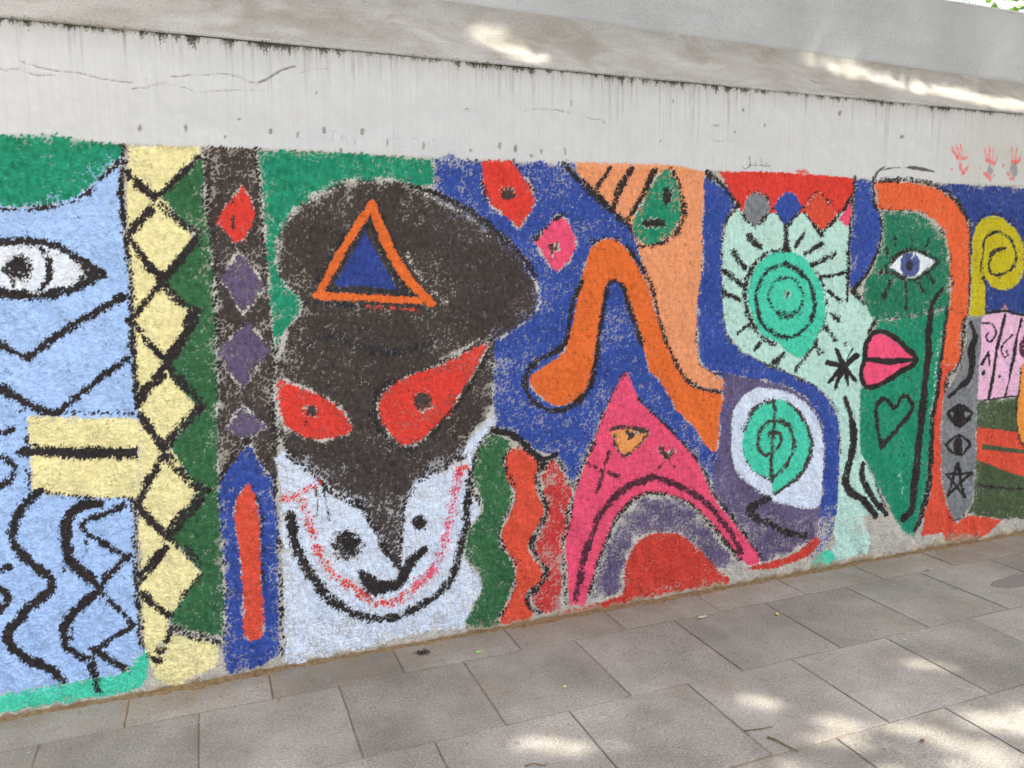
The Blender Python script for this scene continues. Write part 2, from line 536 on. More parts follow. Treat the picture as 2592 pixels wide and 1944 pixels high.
STROKES = [
 (0,"lblue",[-1029,1930,-240,2036,-258,1892,-259,1730,-251,1612,-248,1493,-253,1373,-262,1154,-255,1103,-296,754,-296,631,-305,503,-309,372,-308,205,-311,201,-286,170,-292,67,-525,25,-783,19,-1210,-3],0,{"sh":1,"halo":0}),
 (1,"green",[-1018,2033,-610,2058,-473,2067,-363,2055,-242,2039,-238,2019,-270,1978,-321,1922,-377,1877,-430,1847,-482,1830,-542,1821,-630,1817,-1039,1826],0,{"wear":0.1}),
 (1,"black",[-1041,1811,-631,1814,-558,1812,-482,1822,-420,1841,-372,1870,-322,1918,-271,1969,-245,2001],[37,44,50,56,60,63,68,73,77],{"cov":0.85}),
 (2,"white",[-718,1692,-640,1701,-591,1704,-542,1699,-478,1688,-429,1653,-385,1622,-346,1591,-384,1569,-443,1544,-506,1527,-557,1519,-626,1526,-731,1542],0,{}),
 (2,"black",[-410,1642,-375,1622,-340,1591,-379,1569,-424,1561,-398,1595],0,{"sh":1}),
 (2,"black",[-718,1692,-669,1702,-640,1706,-591,1708,-542,1705,-477,1692,-429,1662,-385,1629,-343,1592],[141,143,145,146,148,150,151,151,152],{"cov":0.95}),
 (2,"black",[-340,1590,-384,1571,-443,1541,-506,1526,-557,1519,-625,1528,-654,1534,-730,1548],[164,163,164,166,167,166,165,164],{"cov":0.95}),
 (2,"black",[-521,1688,-501,1653,-498,1613,-510,1573,-535,1539],[115,112,106,106,108],{"cov":0.9}),
 (3,"black",[-552,1615,-559,1595,-572,1579,-590,1570,-610,1570,-626,1580,-636,1596,-639,1616,-633,1636,-620,1652,-602,1661,-582,1661,-566,1652,-555,1636],0,{"rag":2}),
 (3,"black",[-609,1580,-613,1552],[34,34],{"cov":0.9}),
 (4,"black",[-279,1513,-376,1457,-464,1401,-530,1353,-589,1312],[148,140,131,123,116],{}),
 (4,"black",[-805,1460,-669,1356,-628,1325,-592,1303],[116,119,120,121],{}),
 (5,"black",[-273,1292,-350,1238,-440,1165,-463,1147,-513,1109],[116,120,123,127,131],{}),
 (5,"black",[-816,1331,-700,1224,-659,1190,-612,1154,-568,1122,-524,1101],[154,157,159,161,163,166],{}),
 (5,"black",[-524,1102,-445,1103,-371,1095,-273,1087],[78,79,79,81],{"cov":0.5}),
 (6,"yellow",[-605,1101,-525,1089,-410,1080,-239,1063,-184,952,-186,914,-248,793,-276,761,-431,787,-572,813,-618,831,-611,948,-613,1009],0,{"sh":1}),
 (6,"black",[-631,976,-550,966,-419,950,-311,942,-177,931],[209,212,215,219,222],{"cov":0.97}),
 (6,"black",[-616,1116,-619,1009,-624,913,-627,829],[86,86,87,87],{"cov":0.55}),
 (6,"black",[-592,825,-510,802,-426,784,-295,763],[85,86,87,89],{"cov":0.5}),
 (7,"black",[-590,825,-636,793,-665,748,-688,689,-687,646,-662,599,-625,550,-591,508,-586,469,-619,430,-663,399,-691,378],[170,165,156,149,150,159,163,157,160,175,178,177],{}),
 (7,"black",[-679,369,-710,350,-732,323,-729,274,-705,232,-653,185,-605,150,-577,106,-572,61],[179,175,153,149,164,172,169,155,155],{}),
 (8,"black",[-406,760,-449,762,-500,734,-522,680,-527,618,-516,559,-484,510,-454,474],[188,193,188,179,181,192,207,217],{}),
 (8,"black",[-459,487,-429,437,-464,411,-517,361,-554,309,-560,265,-555,225],[163,160,181,177,167,156,154],{}),
 (8,"black",[-562,233,-542,213,-513,189,-476,175,-477,131,-468,77,-466,32],[147,149,156,142,137,137,139],{}),
 (8,"black",[-469,206,-408,149,-352,89],[144,145,145],{}),
 (8,"black",[-331,745,-387,723,-454,703,-471,680,-447,645,-396,600,-335,549],[126,126,124,107,117,120,121],{}),
 (8,"black",[-324,548,-369,512,-416,464],[145,144,143],{}),
 (8,"black",[-430,431,-390,372,-359,327,-329,276],[103,104,104,104],{"cov":0.85}),
 (8,"black",[-334,276,-413,230,-470,193],[121,120,119],{"cov":0.9}),
 (8,"black",[-459,631,-463,596,-470,566],[27,27,28],{"cov":0.95}),
 (8,"black",[-541,544,-545,504],[37,37],{"cov":0.95}),
 (8,"black",[-530,305,-536,261],[38,38],{"cov":0.95}),
 (11,"black",[-726,1042,-696,1048,-660,1054],[105,105,106],{}),
 (9,"black",[-733,960,-703,962,-674,942,-664,911,-680,880,-711,862,-741,865],[124,124,116,106,117,125,125],{}),
 (12,"black",[-768,547,-737,558,-711,563],[121,122,123],{}),
 (10,"black",[-772,505,-743,484,-720,459,-728,429,-750,408,-782,394],[128,127,113,123,133,135],{}),
 (13,"turq",[-1198,113,-777,89,-676,94,-599,91,-488,93,-368,94,-320,151,-282,180,-287,112,-315,26,-418,15,-552,18,-656,19,-783,19,-1210,-3],0,{"wear":0.06,"rag":1.5}),
 (8,"black",[-478,150,-471,97,-465,35],[136,137,138],{"cov":0.8}),
 (14,"dgreen",[-182,2033,18,2007,23,1853,39,1733,38,1611,36,1487,35,1362,28,1135,22,1019,15,850,11,624,4,423,-9,163,-17,169,-180,229,-315,305,-278,597,-255,1103,-238,1433],0,{"sh":1,"wear":0.14}),
 (15,"yellow",[-228,2039,19,2050,4,2010,-135,1876,-27,1732,-149,1573,-53,1446,-146,1267,-141,1220,-57,1095,-161,954,-67,773,-183,610,-80,449,-194,296,-206,266,-203,220,-96,181,-39,147,-32,88,-54,52,-135,28,-206,-1,-266,42,-281,111,-298,199,-297,334,-299,430,-284,467,-285,662,-270,725,-255,1103,-261,1165,-253,1373,-247,1553,-251,1730],0,{"sh":1}),
 (16,"yellow",[-221,2036,12,2045,-66,1957,-140,1884,-213,1957],0,{"sh":1}),
 (17,"yellow",[-152,1822,-47,1732,-154,1585,-229,1736],0,{"sh":1,"halo":0}),
 (18,"yellow",[-151,1543,-62,1440,-148,1289,-237,1433],0,{"sh":1,"halo":0}),
 (19,"yellow",[-144,1211,-65,1099,-166,964,-247,1124],0,{"sh":1,"halo":0}),
 (20,"yellow",[-187,900,-76,767,-188,620,-262,737],0,{"sh":1,"halo":0}),
 (21,"yellow",[-190,565,-83,449,-194,299,-285,441],0,{"sh":1,"halo":0}),
 (22,"yellow",[-196,196,-108,170,-43,141,-35,89,-56,56,-134,31,-205,6,-263,45,-276,103],0,{"sh":1,"halo":0}),
 (23,"black",[7,2010,-62,1945,-138,1871],[121,120,119],{"cov":0.9}),
 (23,"black",[-152,1863,-104,1809,-51,1762,-15,1738],[154,156,158,159],{"cov":0.75}),
 (23,"black",[-25,1714,-69,1654,-117,1599,-152,1567],[163,163,164,164],{"cov":0.95}),
 (23,"black",[-147,1561,-106,1502,-63,1465,-38,1446],[177,180,183,184],{"cov":0.75}),
 (23,"black",[-50,1446,-71,1379,-112,1324,-146,1273],[211,212,214,213],{"cov":0.92}),
 (23,"black",[-147,1264,-127,1219,-93,1167],[175,177,179],{"cov":0.85}),
 (23,"black",[-135,1226,-113,1206,-82,1160,-40,1123],[176,174,176,179],{"cov":0.75}),
 (23,"black",[-48,1094,-101,1041,-138,999,-170,950],[177,177,174,173],{"cov":0.8}),
 (23,"black",[-180,927,-135,865,-92,808,-46,771],[172,174,177,181],{"cov":0.75}),
 (23,"black",[-69,740,-122,688,-154,646,-189,607],[236,234,233,234],{"cov":0.8}),
 (23,"black",[-180,600,-131,543,-79,476],[175,176,177],{"cov":0.65}),
 (23,"black",[-81,439,-135,383,-175,316,-201,283],[119,117,116,117],{"cov":0.6}),
 (23,"black",[-196,242,-152,211,-96,184,-27,144],[134,137,139,140],{"cov":0.6}),
 (24,"black",[-233,1948,-196,1906,-149,1868],[170,171,173],{"cov":0.93}),
 (25,"black",[-162,1825,-198,1789,-245,1736],[149,148,148],{"cov":0.93}),
 (26,"black",[-239,1709,-202,1654,-182,1618,-159,1588],[145,145,146,148],{"cov":0.93}),
 (27,"black",[-150,1564,-195,1504,-261,1424],[139,139,139],{"cov":0.93}),
 (28,"black",[-250,1418,-221,1366,-191,1322,-157,1283],[127,128,130,132],{"cov":0.93}),
 (29,"black",[-156,1252,-210,1193,-246,1153],[140,140,139],{"cov":0.93}),
 (30,"black",[-161,1224,-212,1174,-254,1124],[136,135,134],{"cov":0.93}),
 (31,"black",[-246,1080,-217,1012,-184,952],[166,168,170],{"cov":0.93}),
 (32,"black",[-186,914,-227,848,-260,788,-280,733],[155,154,152,151],{"cov":0.93}),
 (33,"black",[-270,718,-234,662,-189,604],[140,142,143],{"cov":0.93}),
 (34,"black",[-197,566,-243,520,-290,464],[153,152,151],{"cov":0.93}),
 (35,"black",[-289,395,-249,342,-209,295],[142,143,145],{"cov":0.93}),
 (36,"black",[-202,546,-248,492,-292,445],[128,128,128],{"cov":0.93}),
 (37,"black",[-275,366,-244,335,-212,303],[135,135,136],{"cov":0.93}),
 (38,"black",[-200,233,-223,185],[122,122],{"cov":0.93}),
 (39,"black",[-282,144,-250,114],[131,131],{"cov":0.93}),
 (40,"black",[-221,158,-224,148,-230,141,-238,138,-247,140,-255,146,-260,155,-261,166,-258,176,-252,182,-244,185,-235,184,-228,178,-223,169],0,{"rag":1}),
 (41,"black",[-237,2036,-248,1961,-258,1892,-256,1811,-256,1742,-252,1671],[100,100,101,102,103,104],{"cov":0.95}),
 (41,"black",[-252,1677,-248,1612,-251,1523,-256,1415],[109,109,109,109],{"cov":0.62}),
 (41,"black",[-254,1463,-258,1343,-256,1251,-262,1154,-255,1109],[103,104,104,105,106],{"cov":0.92}),
 (41,"black",[-295,760,-294,663,-302,567,-306,470,-308,372,-303,271,-308,252,-302,180],[100,101,102,102,102,103,99,99],{"cov":0.68}),
 (42,"mask",[18,2052,211,2053,215,1950,219,1797,231,1547,238,1323,228,1122,248,1252,232,903,224,776,142,758,118,773,5,785,10,1019,22,1135,34,1549,19,1793,23,1972],0,{"sh":1,"wear":0.2}),
 (42,"black",[31,2032,23,1853,38,1672,34,1487,22,1135],[114,115,117,117,119],{"cov":0.5}),
 (42,"black",[208,2046,213,1919,222,1735,231,1547,238,1323,223,1122,219,924],[138,139,140,141,142,143,144],{"cov":0.6}),
 (43,"red",[151,1914,175,1875,191,1814,176,1771,144,1722,119,1702,86,1739,53,1782,67,1812,111,1873],0,{"sh":1}),
 (43,"mask",[109,1867,114,1819,107,1761],[27,26,26],{"cov":0.95}),
 (44,"purple",[123,1675,182,1601,209,1534,164,1478,123,1440,84,1518,56,1574],0,{"sh":1,"wear":0.22,"halo":8}),
 (45,"purple",[145,1414,193,1341,214,1298,163,1226,113,1150,66,1219,23,1300],0,{"sh":1,"wear":0.28,"halo":8}),
 (46,"purple",[104,1090,156,1038,194,998,115,953,42,1004],0,{"sh":1,"wear":0.2,"halo":8}),
 (47,"royal",[890,2049,1453,2058,2222,2031,2364,1975,2368,1882,2303,1819,2312,1426,2371,1239,2606,1113,2899,996,3027,883,3072,782,3087,631,3085,284,2927,285,2371,382,2267,531,2166,700,1976,799,1705,978,1519,612,1427,769,1313,810,1257,860,1133,915,1132,940,1133,1288,977,1525,841,1795,886,1949],0,{"sh":1,"wear":0.24,"rag":1.3}),
 (47,"royal",[938,2062,966,2067,980,2048,924,2045],0,{"wear":0.2}),
 (48,"wblue",[233,893,405,908,675,884,963,858,1039,903,1117,977,1141,943,1108,890,1065,820,1041,748,1028,660,1035,630,1065,596,1072,550,1040,509,1009,483,999,409,993,364,1029,301,1059,247,1064,184,1030,127,993,32,833,46,649,34,506,16,367,6,211,15,218,236,225,515,226,789],0,{"wear":0.3,"rag":1.6}),
 (49,"green",[213,2042,329,2054,580,2051,887,2042,890,1945,817,1933,742,1945,642,1946,550,1931,472,1906,397,1860,326,1803,293,1749,272,1692,274,1617,302,1550,350,1495,341,1443,288,1380,239,1308,232,1376,226,1567,225,1723,221,1877],0,{"sh":1,"wear":0.07}),
 (50,"mask",[258,1699,285,1768,318,1818,395,1877,472,1922,550,1947,642,1956,742,1953,824,1937,913,1903,1019,1859,1113,1800,1202,1732,1278,1652,1279,1623,1322,1563,1345,1498,1341,1440,1309,1387,1231,1346,1161,1305,1142,1284,1135,1166,1129,1021,1126,1013,1105,971,1039,907,1001,840,962,785,880,757,799,725,751,676,727,592,714,484,698,343,660,382,629,438,607,513,568,597,522,659,463,698,411,742,360,789,311,841,268,886,238,946,232,1056,233,1148,241,1246,276,1316,288,1380,339,1437,348,1488,292,1541,265,1604],0,{"wear":0.17,"halo":12}),
 (50,"black",[803,1936,913,1900,1019,1856,1113,1796,1202,1725,1278,1645,1340,1570],[114,116,119,122,125,127,129],{"cov":0.85}),
 (50,"plaster",[267,1648,277,1724,317,1799,401,1870,485,1913,576,1938,668,1946],[92,91,90,91,93,95,96],{"cov":0.42}),
 (50,"plaster",[816,1920,913,1877,1005,1838,1084,1779,1127,1731],[81,82,84,86,88],{"cov":0.4}),
 (50,"slate",[352,1479,493,1466,693,1453,874,1447],[91,92,94,96],{"cov":0.7}),
 (50,"slate",[350,1293,410,1337,475,1341,553,1301,653,1273,757,1276,871,1309],[149,151,152,154,156,159,161],{"cov":0.6}),
 (50,"slate",[634,1921,652,1870],[121,122],{"cov":0.4}),
 (50,"plaster",[768,1662,807,1594,862,1526,925,1470],[90,90,91,91],{"cov":0.35}),
 (50,"black",[529,659,588,559,640,436,694,351],[133,135,136,137],{"cov":0.75}),
 (50,"black",[736,678,715,521,698,351],[101,102,102],{"cov":0.7}),
 (50,"black",[268,886,354,789,449,696,529,645],[122,124,127,129],{"cov":0.65}),
 (50,"black",[1000,811,872,752,777,710,743,663],[145,143,142,142],{"cov":0.65}),
 (50,"black",[365,774,364,719,374,677,368,622],[33,33,33,33],{"cov":0.97}),
 (50,"black",[397,757,400,702,410,644,415,595],[39,39,40,40],{"cov":0.97}),
 (51,"slate",[631,1831,514,1687,430,1519,573,1504,694,1495,805,1493,745,1581,700,1675,631,1831],[352,350,356,364,369,381,379,376,371],{"cov":0.75}),
 (51,"orange",[627,1853,514,1687,412,1508],[154,153,152],{"cov":1,"rag":0.6}),
 (51,"orange",[632,1860,669,1753,719,1642,779,1554,868,1463],[155,197,213,204,175],{"cov":1,"rag":0.6}),
 (51,"orange",[399,1504,560,1496,694,1484,822,1476],[143,145,148,150],{"cov":1,"rag":0.6}),
 (51,"redor",[598,1457,693,1449,796,1442],[60,61,61],{"cov":0.6}),
 (52,"royal2",[605,1753,646,1668,729,1520,594,1539,471,1538,532,1642],0,{"sh":1,"rag":0.7}),
 (53,"red",[250,1183,300,1158,381,1119,445,1075,492,1030,516,957,419,930,360,937,304,969,257,1001,242,1082,234,1122],0,{"wear":0.14,"halo":14}),
 (50,"black",[1129,1299,1031,1257,898,1214,789,1177,683,1142,634,1103,604,1029,611,1036,629,965,669,909,724,862,788,860],[132,130,128,127,126,125,124,122,122,123,125,129],{"cov":0.75}),
 (54,"red",[1117,1285,1075,1219,1029,1143,975,1075,937,992,877,952,803,894,731,879,690,918,647,984,629,1055,639,1055,669,1115,754,1165,861,1195,971,1238,1046,1271],0,{"wear":0.18,"halo":14}),
 (50,"plaster",[1069,1302,994,1267,905,1234],[73,72,71],{"cov":0.75}),
 (50,"black",[1121,1260,1051,1149,982,1045,929,998,861,911],[114,113,113,112,112],{"cov":0.8}),
 (55,"mask",[385,1048,382,1038,375,1031,366,1027,356,1028,347,1033,341,1041,339,1052,342,1061,349,1069,358,1072,368,1072,377,1067,383,1059],0,{"rag":1.5}),
 (55,"mask",[345,1041,340,991],[29,29],{"cov":0.9}),
 (56,"mask",[857,1054,853,1037,842,1024,826,1017,809,1018,793,1027,783,1042,780,1059,784,1076,795,1089,811,1096,828,1095,843,1086,854,1071],0,{"rag":1.5}),
 (57,"red",[243,702,299,720,362,754],[145,146,146],{"cov":0.5,"rag":2}),
 (57,"red",[305,685,327,613,355,518,385,429,436,350,495,298,556,244,625,203,712,222,787,270,855,331],[172,173,175,175,178,182,186,200,211,214,215],{"cov":0.6,"rag":2}),
 (57,"pink2",[772,269,840,311,887,401,923,531,952,654,969,755],[213,214,210,208,206,205],{"cov":0.55,"rag":2}),
 (57,"red",[947,765,1033,748],[123,125],{"cov":0.6,"rag":2}),
 (58,"black",[266,634,272,551,291,471,323,389,373,303,431,235,498,180,581,142,673,135,769,156,859,202,921,260,957,354,987,440,1005,559,1012,655,1033,742,1065,827,1109,893],[192,204,211,212,209,205,200,198,195,190,186,185,188,195,206,212,199,174,141],{"cov":0.85,"rag":1.4}),
 (58,"black",[1035,630,1069,588,1068,536,1025,496,1002,446,1001,370,1029,305],[108,112,120,121,118,113,111],{"cov":0.4}),
 (59,"black",[544,471,537,445,519,425,493,417,466,421,441,436,424,461,420,488,427,514,445,534,470,543,497,539,522,524,539,499],0,{"wear":0.12,"rag":3}),
 (60,"black",[824,533,820,518,811,506,797,501,782,503,768,512,760,525,757,541,761,556,770,567,784,572,798,570,812,562,820,548],0,{"rag":1.5}),
 (61,"black",[535,353,572,300,599,274,642,274,685,275,715,307,753,368,809,416],[134,303,357,263,233,255,256,156],{"cov":0.98}),
 (61,"black",[576,263,577,230],[39,39],{"cov":0.95}),
 (61,"black",[597,259,598,226],[39,39],{"cov":0.95}),
 (62,"royal",[120,942,159,855,206,790,217,694,213,804,217,654,212,448,203,167,203,64,188,52,105,20,13,8,-15,51,-16,186,-5,218,3,423,0,626,0,746,22,822,74,883],0,{"wear":0.14}),
 (62,"black",[114,949,56,885,13,810],[116,114,113],{"cov":0.75}),
 (62,"black",[209,838,214,654,215,447,208,166,206,52],[75,76,77,78,79],{"cov":0.55}),
 (62,"black",[6,758,5,625,6,422,-8,149],[48,48,49,50],{"cov":0.4}),
 (63,"redor",[112,783,134,731,146,655,144,539,137,402,141,262,131,150,66,156,68,309,65,482,54,679,82,750],0,{"wear":0.03}),
 (62,"black",[124,779,143,716,157,633,152,538,148,400,152,316],[74,74,75,76,76,76],{"cov":0.55}),
 (64,"red",[1095,2050,1230,2050,1273,1992,1309,1956,1333,1894,1313,1845,1258,1778,1235,1793,1190,1827,1131,1868,1101,1919],0,{"sh":1,"wear":0.05,"halo":14}),
 (64,"black",[1084,2042,1094,1996,1102,1936,1115,1888],[88,88,89,89],{"cov":0.5}),
 (64,"black",[1234,2046,1286,1993,1317,1956,1336,1912],[96,97,99,100],{"cov":0.45}),
 (65,"mask",[1244,1916,1241,1905,1231,1896,1217,1891,1202,1891,1188,1895,1179,1903,1175,1914,1179,1925,1188,1933,1202,1939,1217,1939,1232,1935,1241,1927],0,{"rag":1.2}),
 (66,"pink",[1445,1837,1485,1806,1527,1742,1527,1699,1493,1634,1429,1589,1397,1627,1358,1677,1329,1719,1374,1769],0,{"sh":1,"halo":14}),
 (66,"black",[1327,1729,1397,1790,1461,1839,1485,1841],[96,96,95,92],{"cov":0.5}),
 (67,"mask",[1405,1716,1421,1705,1445,1721,1433,1695,1449,1688,1421,1677,1413,1652,1405,1677,1388,1685,1393,1705],0,{"sh":1}),
 (68,"peach",[1525,2049,1613,2060,2180,2045,2187,1817,2187,1625,2167,1429,2164,1271,2193,1150,2250,1107,2339,1053,2330,1008,2224,1023,2108,1082,2042,1166,1984,1278,1937,1396,1900,1489,1872,1588,1844,1685,1783,1796,1697,1867,1614,1930,1549,1996],0,{"wear":0.05}),
 (68,"black",[1473,2049,1549,1981,1631,1916,1706,1860,1783,1796,1848,1738],[161,162,163,165,168,170],{"cov":0.85}),
 (68,"black",[2189,1817,2188,1586,2166,1390,2164,1271,2196,1154],[83,84,84,84,84],{"cov":0.35}),
 (68,"black",[2191,1154,2250,1115,2338,1086],[149,146,146],{"cov":0.4}),
 (69,"black",[1693,2042,1655,1989,1618,1934],[142,142,142],{"cov":0.9}),
 (70,"black",[1798,2037,1755,1970,1722,1912,1710,1864],[178,178,181,183],{"cov":0.9}),
 (71,"black",[1917,2038,1883,1967,1833,1885,1782,1818],[169,167,165,163],{"cov":0.9}),
 (72,"green",[1978,2048,2013,2038,2051,1973,2072,1891,2056,1808,2002,1746,1914,1708,1853,1723,1807,1796,1850,1878,1892,1953,1935,2013],0,{"wear":0.12,"halo":10}),
 (72,"black",[2006,2053,2052,1980,2079,1891,2064,1793,2007,1737,1914,1702,1844,1704],[121,123,126,124,113,107,104],{"cov":0.75}),
 (73,"black",[2016,1931,2013,1913,2006,1899,1994,1890,1982,1890,1970,1898,1962,1912,1959,1929,1961,1946,1969,1960,1980,1969,1993,1969,2004,1962,2013,1948],0,{"rag":1.2}),
 (74,"black",[1985,1806,1979,1797,1960,1790,1934,1785,1906,1785,1879,1788,1861,1796,1855,1804,1861,1813,1879,1821,1905,1825,1933,1826,1959,1823,1978,1815],0,{"rag":1}),
 (75,"orange",[1690,1738,1749,1718,1801,1670,1863,1588,1909,1481,1947,1373,1994,1278,2041,1173,2118,1074,2204,1020,2336,996,2310,891,2301,717,2237,743,2162,841,2065,929,2017,1005,1952,1096,1906,1133,1868,1267,1832,1360,1796,1453,1769,1513,1734,1544,1700,1544,1675,1500,1659,1418,1651,1328,1635,1246,1618,1163,1593,1081,1543,1023,1469,996,1395,1010,1339,1059,1305,1105,1315,1142,1371,1176,1444,1217,1485,1274,1518,1385,1542,1517,1583,1648,1615,1706],0,{"wear":0.02,"rag":0.8}),
 (75,"black",[1603,1717,1682,1742,1749,1726],[96,95,97],{"cov":0.5}),
 (75,"black",[1562,1553,1509,1444,1493,1334,1473,1275,1412,1233,1331,1196,1287,1136,1287,1077,1330,1014,1411,975,1493,984,1577,1036,1612,1103,1628,1178,1651,1328,1667,1425,1692,1526,1726,1542,1765,1517,1791,1445,1832,1338,1867,1255],[138,139,140,137,132,133,135,132,127,127,135,142,145,145,144,144,142,127,140,144,146,146],{"cov":0.9}),
 (75,"black",[1784,1700,1828,1648,1876,1588,1929,1473,1960,1357,2008,1238,2080,1116,2156,1049,2243,1016,2335,1005],[98,99,102,105,106,105,103,98,97,98],{"cov":0.75}),
 (76,"dgreen",[1116,889,1170,877,1202,837,1184,749,1207,686,1224,624,1205,565,1165,478,1162,409,1187,344,1220,284,1218,222,1194,131,1168,72,1135,11,986,30,1026,128,1065,184,1060,254,1014,323,993,371,1009,468,1072,550,1065,626,1034,690,1045,763,1069,834],0,{"wear":0.07}),
 (77,"redor",[1229,825,1273,817,1321,779,1347,731,1330,656,1338,601,1370,527,1360,474,1311,410,1294,358,1318,299,1367,236,1361,190,1301,159,1276,123,1308,62,1293,7,1157,15,1170,86,1211,142,1228,226,1220,298,1173,374,1164,445,1199,517,1231,613,1200,670,1181,747,1194,798],0,{"wear":0.02}),
 (78,"crim",[1415,756,1452,705,1494,638,1512,581,1494,513,1485,450,1468,333,1467,254,1453,135,1455,29,1367,32,1325,75,1301,143,1376,203,1367,252,1318,331,1335,407,1377,495,1369,582,1359,683],0,{"wear":0.3}),
 (79,"black",[1352,738,1338,655,1361,583,1385,518,1337,430,1310,371,1336,297,1386,234,1344,168,1284,122,1296,72,1354,34],[140,138,135,143,145,140,131,142,150,148,128,129],{"cov":0.75}),
 (79,"black",[1206,823,1181,755,1225,637,1217,576,1162,476,1164,391,1212,307,1228,226,1194,129,1149,57],[104,101,102,107,106,100,100,108,111,112],{"cov":0.5}),
 (79,"black",[1125,910,1195,888,1257,853,1313,795,1370,755,1427,769],[167,168,170,171,174,184],{"cov":0.92}),
 (79,"black",[1378,758,1353,707],[167,167],{"cov":0.92}),
 (79,"black",[1435,753,1485,655,1523,596],[95,95,95],{"cov":0.6}),
 (79,"black",[1511,566,1478,412,1468,213,1485,56],[130,129,129,128],{"cov":0.45}),
 (80,"purple",[2339,1096,2496,1077,2567,1119,2780,1006,2939,865,2990,550,2980,342,2968,262,2944,191,2836,133,2696,103,2558,91,2577,99,2479,228,2372,373,2272,522,2292,688,2316,853],0,{"wear":0.3}),
 (80,"black",[2643,440,2556,410,2505,382,2559,331,2656,283,2765,229,2877,196],[228,230,240,198,198,200,205],{"cov":0.86}),
 (81,"wblue",[2455,981,2510,1003,2531,1013,2676,988,2783,946,2884,869,2945,768,2971,641,2973,507,2966,435,2957,350,2846,357,2703,400,2650,417,2638,445,2542,482,2572,478,2508,517,2443,570,2400,644,2385,781,2394,889,2417,942],0,{"wear":0.06}),
 (82,"turq",[2626,943,2699,936,2776,886,2844,811,2883,729,2893,657,2857,563,2784,500,2701,463,2659,447,2640,515,2623,534,2549,568,2485,626,2450,706,2457,774,2468,823,2496,872,2545,919],0,{"rag":0.7}),
 (82,"mask",[2626,941,2550,926,2491,877,2458,807],[118,124,132,134],{"cov":0.7}),
 (82,"mask",[2721,924,2800,867,2858,784,2892,693,2878,614,2817,532,2742,486,2667,454],[107,113,123,132,135,131,124,122],{"cov":0.95}),
 (82,"mask",[2452,698,2485,624,2549,568,2626,532],[67,65,60,60],{"cov":0.6}),
 (82,"mask",[2631,939,2642,861,2639,776,2637,689,2631,603,2640,522],[114,115,116,117,117,116],{"cov":0.9}),
 (82,"mask",[2543,762,2562,799,2602,828,2662,832,2732,811,2756,766],[146,144,132,120,124,140],{"cov":0.9}),
 (82,"mask",[2752,771,2774,712,2757,661,2726,594,2654,547],[123,129,132,129,124],{"cov":0.85}),
 (82,"mask",[2543,766,2549,714,2587,664,2638,670,2679,703,2690,737,2667,771,2623,773],[133,128,110,128,138,136,112,114],{"cov":0.9}),
 (83,"royal",[2187,2019,2250,2006,2358,1902,2358,1878,2315,1819,2298,1741,2309,1426,2321,1346,2366,1252,2442,1191,2605,1119,2778,1056,2899,996,2973,948,3033,873,3069,782,3086,676,3083,540,3076,349,2968,348,2974,416,2981,551,2969,731,2930,831,2837,938,2728,999,2591,1041,2468,1065,2347,1098,2259,1110,2196,1158,2171,1271,2175,1390,2192,1625,2189,1817],0,{"wear":0.06}),
 (83,"royal",[3024,355,3023,273,3005,202,2953,116],[519,526,532,530],{"cov":0.4}),
 (83,"black",[3081,358,3092,264,3048,150,2982,103],[103,107,107,103],{"cov":0.4}),
 (84,"pink",[1780,1131,1818,1065,1864,985,1937,915,2021,844,2088,773,2166,700,2208,629,2259,531,2309,449,2392,353,2478,255,2542,184,2589,119,2546,84,2483,113,2408,185,2345,264,2283,341,2222,400,2153,459,2056,508,1944,540,1852,527,1790,493,1737,435,1693,359,1659,266,1624,181,1589,72,1576,24,1528,45,1496,63,1485,211,1477,332,1502,488,1536,618,1570,693,1620,814,1663,927,1714,1024],0,{"wear":0.02,"rag":0.7}),
 (84,"black",[1773,1122,1705,1006,1654,920,1612,799,1561,694,1526,604,1499,480,1478,356],[105,105,105,105,105,104,104,104],{"cov":0.5}),
 (84,"black",[1854,1001,1937,923,2030,837,2107,763,2187,673,2228,611,2280,504,2371,399,2456,293,2542,184,2600,112],[89,90,91,93,96,100,99,98,100,101,102],{"cov":0.75}),
 (84,"black",[1602,94,1624,165,1667,273,1715,389,1781,482,1852,529,1944,536,2056,504,2162,449,2273,341,2377,225,2456,134],[156,157,157,157,157,150,140,137,141,147,151,153],{"cov":0.7}),
 (85,"plum",[1528,74,1554,176,1588,317,1640,439,1709,519,1798,582,1888,606,1961,609,2055,570,2171,508,2270,428,2342,351,2406,264,2466,164],[163,172,182,193,200,201,195,180,172,167,164,162,162,161],{"cov":0.85}),
 (86,"peach2",[1719,860,1902,853,1898,814,1840,763,1787,734,1742,771,1722,821],0,{}),
 (86,"mask",[1711,869,1776,873,1839,858,1904,844],[128,126,126,126],{"cov":0.9}),
 (86,"mask",[1776,859,1852,841,1806,804],0,{"sh":1}),
 (86,"mask",[1728,836,1724,816,1744,771,1787,735,1849,778,1904,829],[76,73,69,69,76,77],{"cov":0.85}),
 (87,"plum",[1700,751,1673,683,1641,579],[98,98,98],{"cov":0.9}),
 (87,"plum",[1595,714,1664,676,1748,642],[100,100,101],{"cov":0.9}),
 (88,"mask",[1963,764,1995,757,2014,722,2032,744,2059,736,2033,706,2026,687,2001,698,1977,726],0,{"sh":1}),
 (88,"mask",[2007,699,1987,676,1967,658],[42,42,42],{"cov":0.9}),
 (88,"mask",[2024,697,2034,671,2058,659],[40,38,36],{"cov":0.9}),
 (89,"purple",[1889,523,2037,506,2153,446,2264,326,2346,229,2431,125,2402,89,2281,90,2228,185,2128,274,2032,321,1920,331,1846,314,1802,262,1786,173,1778,83,1713,60,1616,63,1628,148,1672,264,1724,371,1799,468],0,{"wear":0.3,"rag":1.5}),
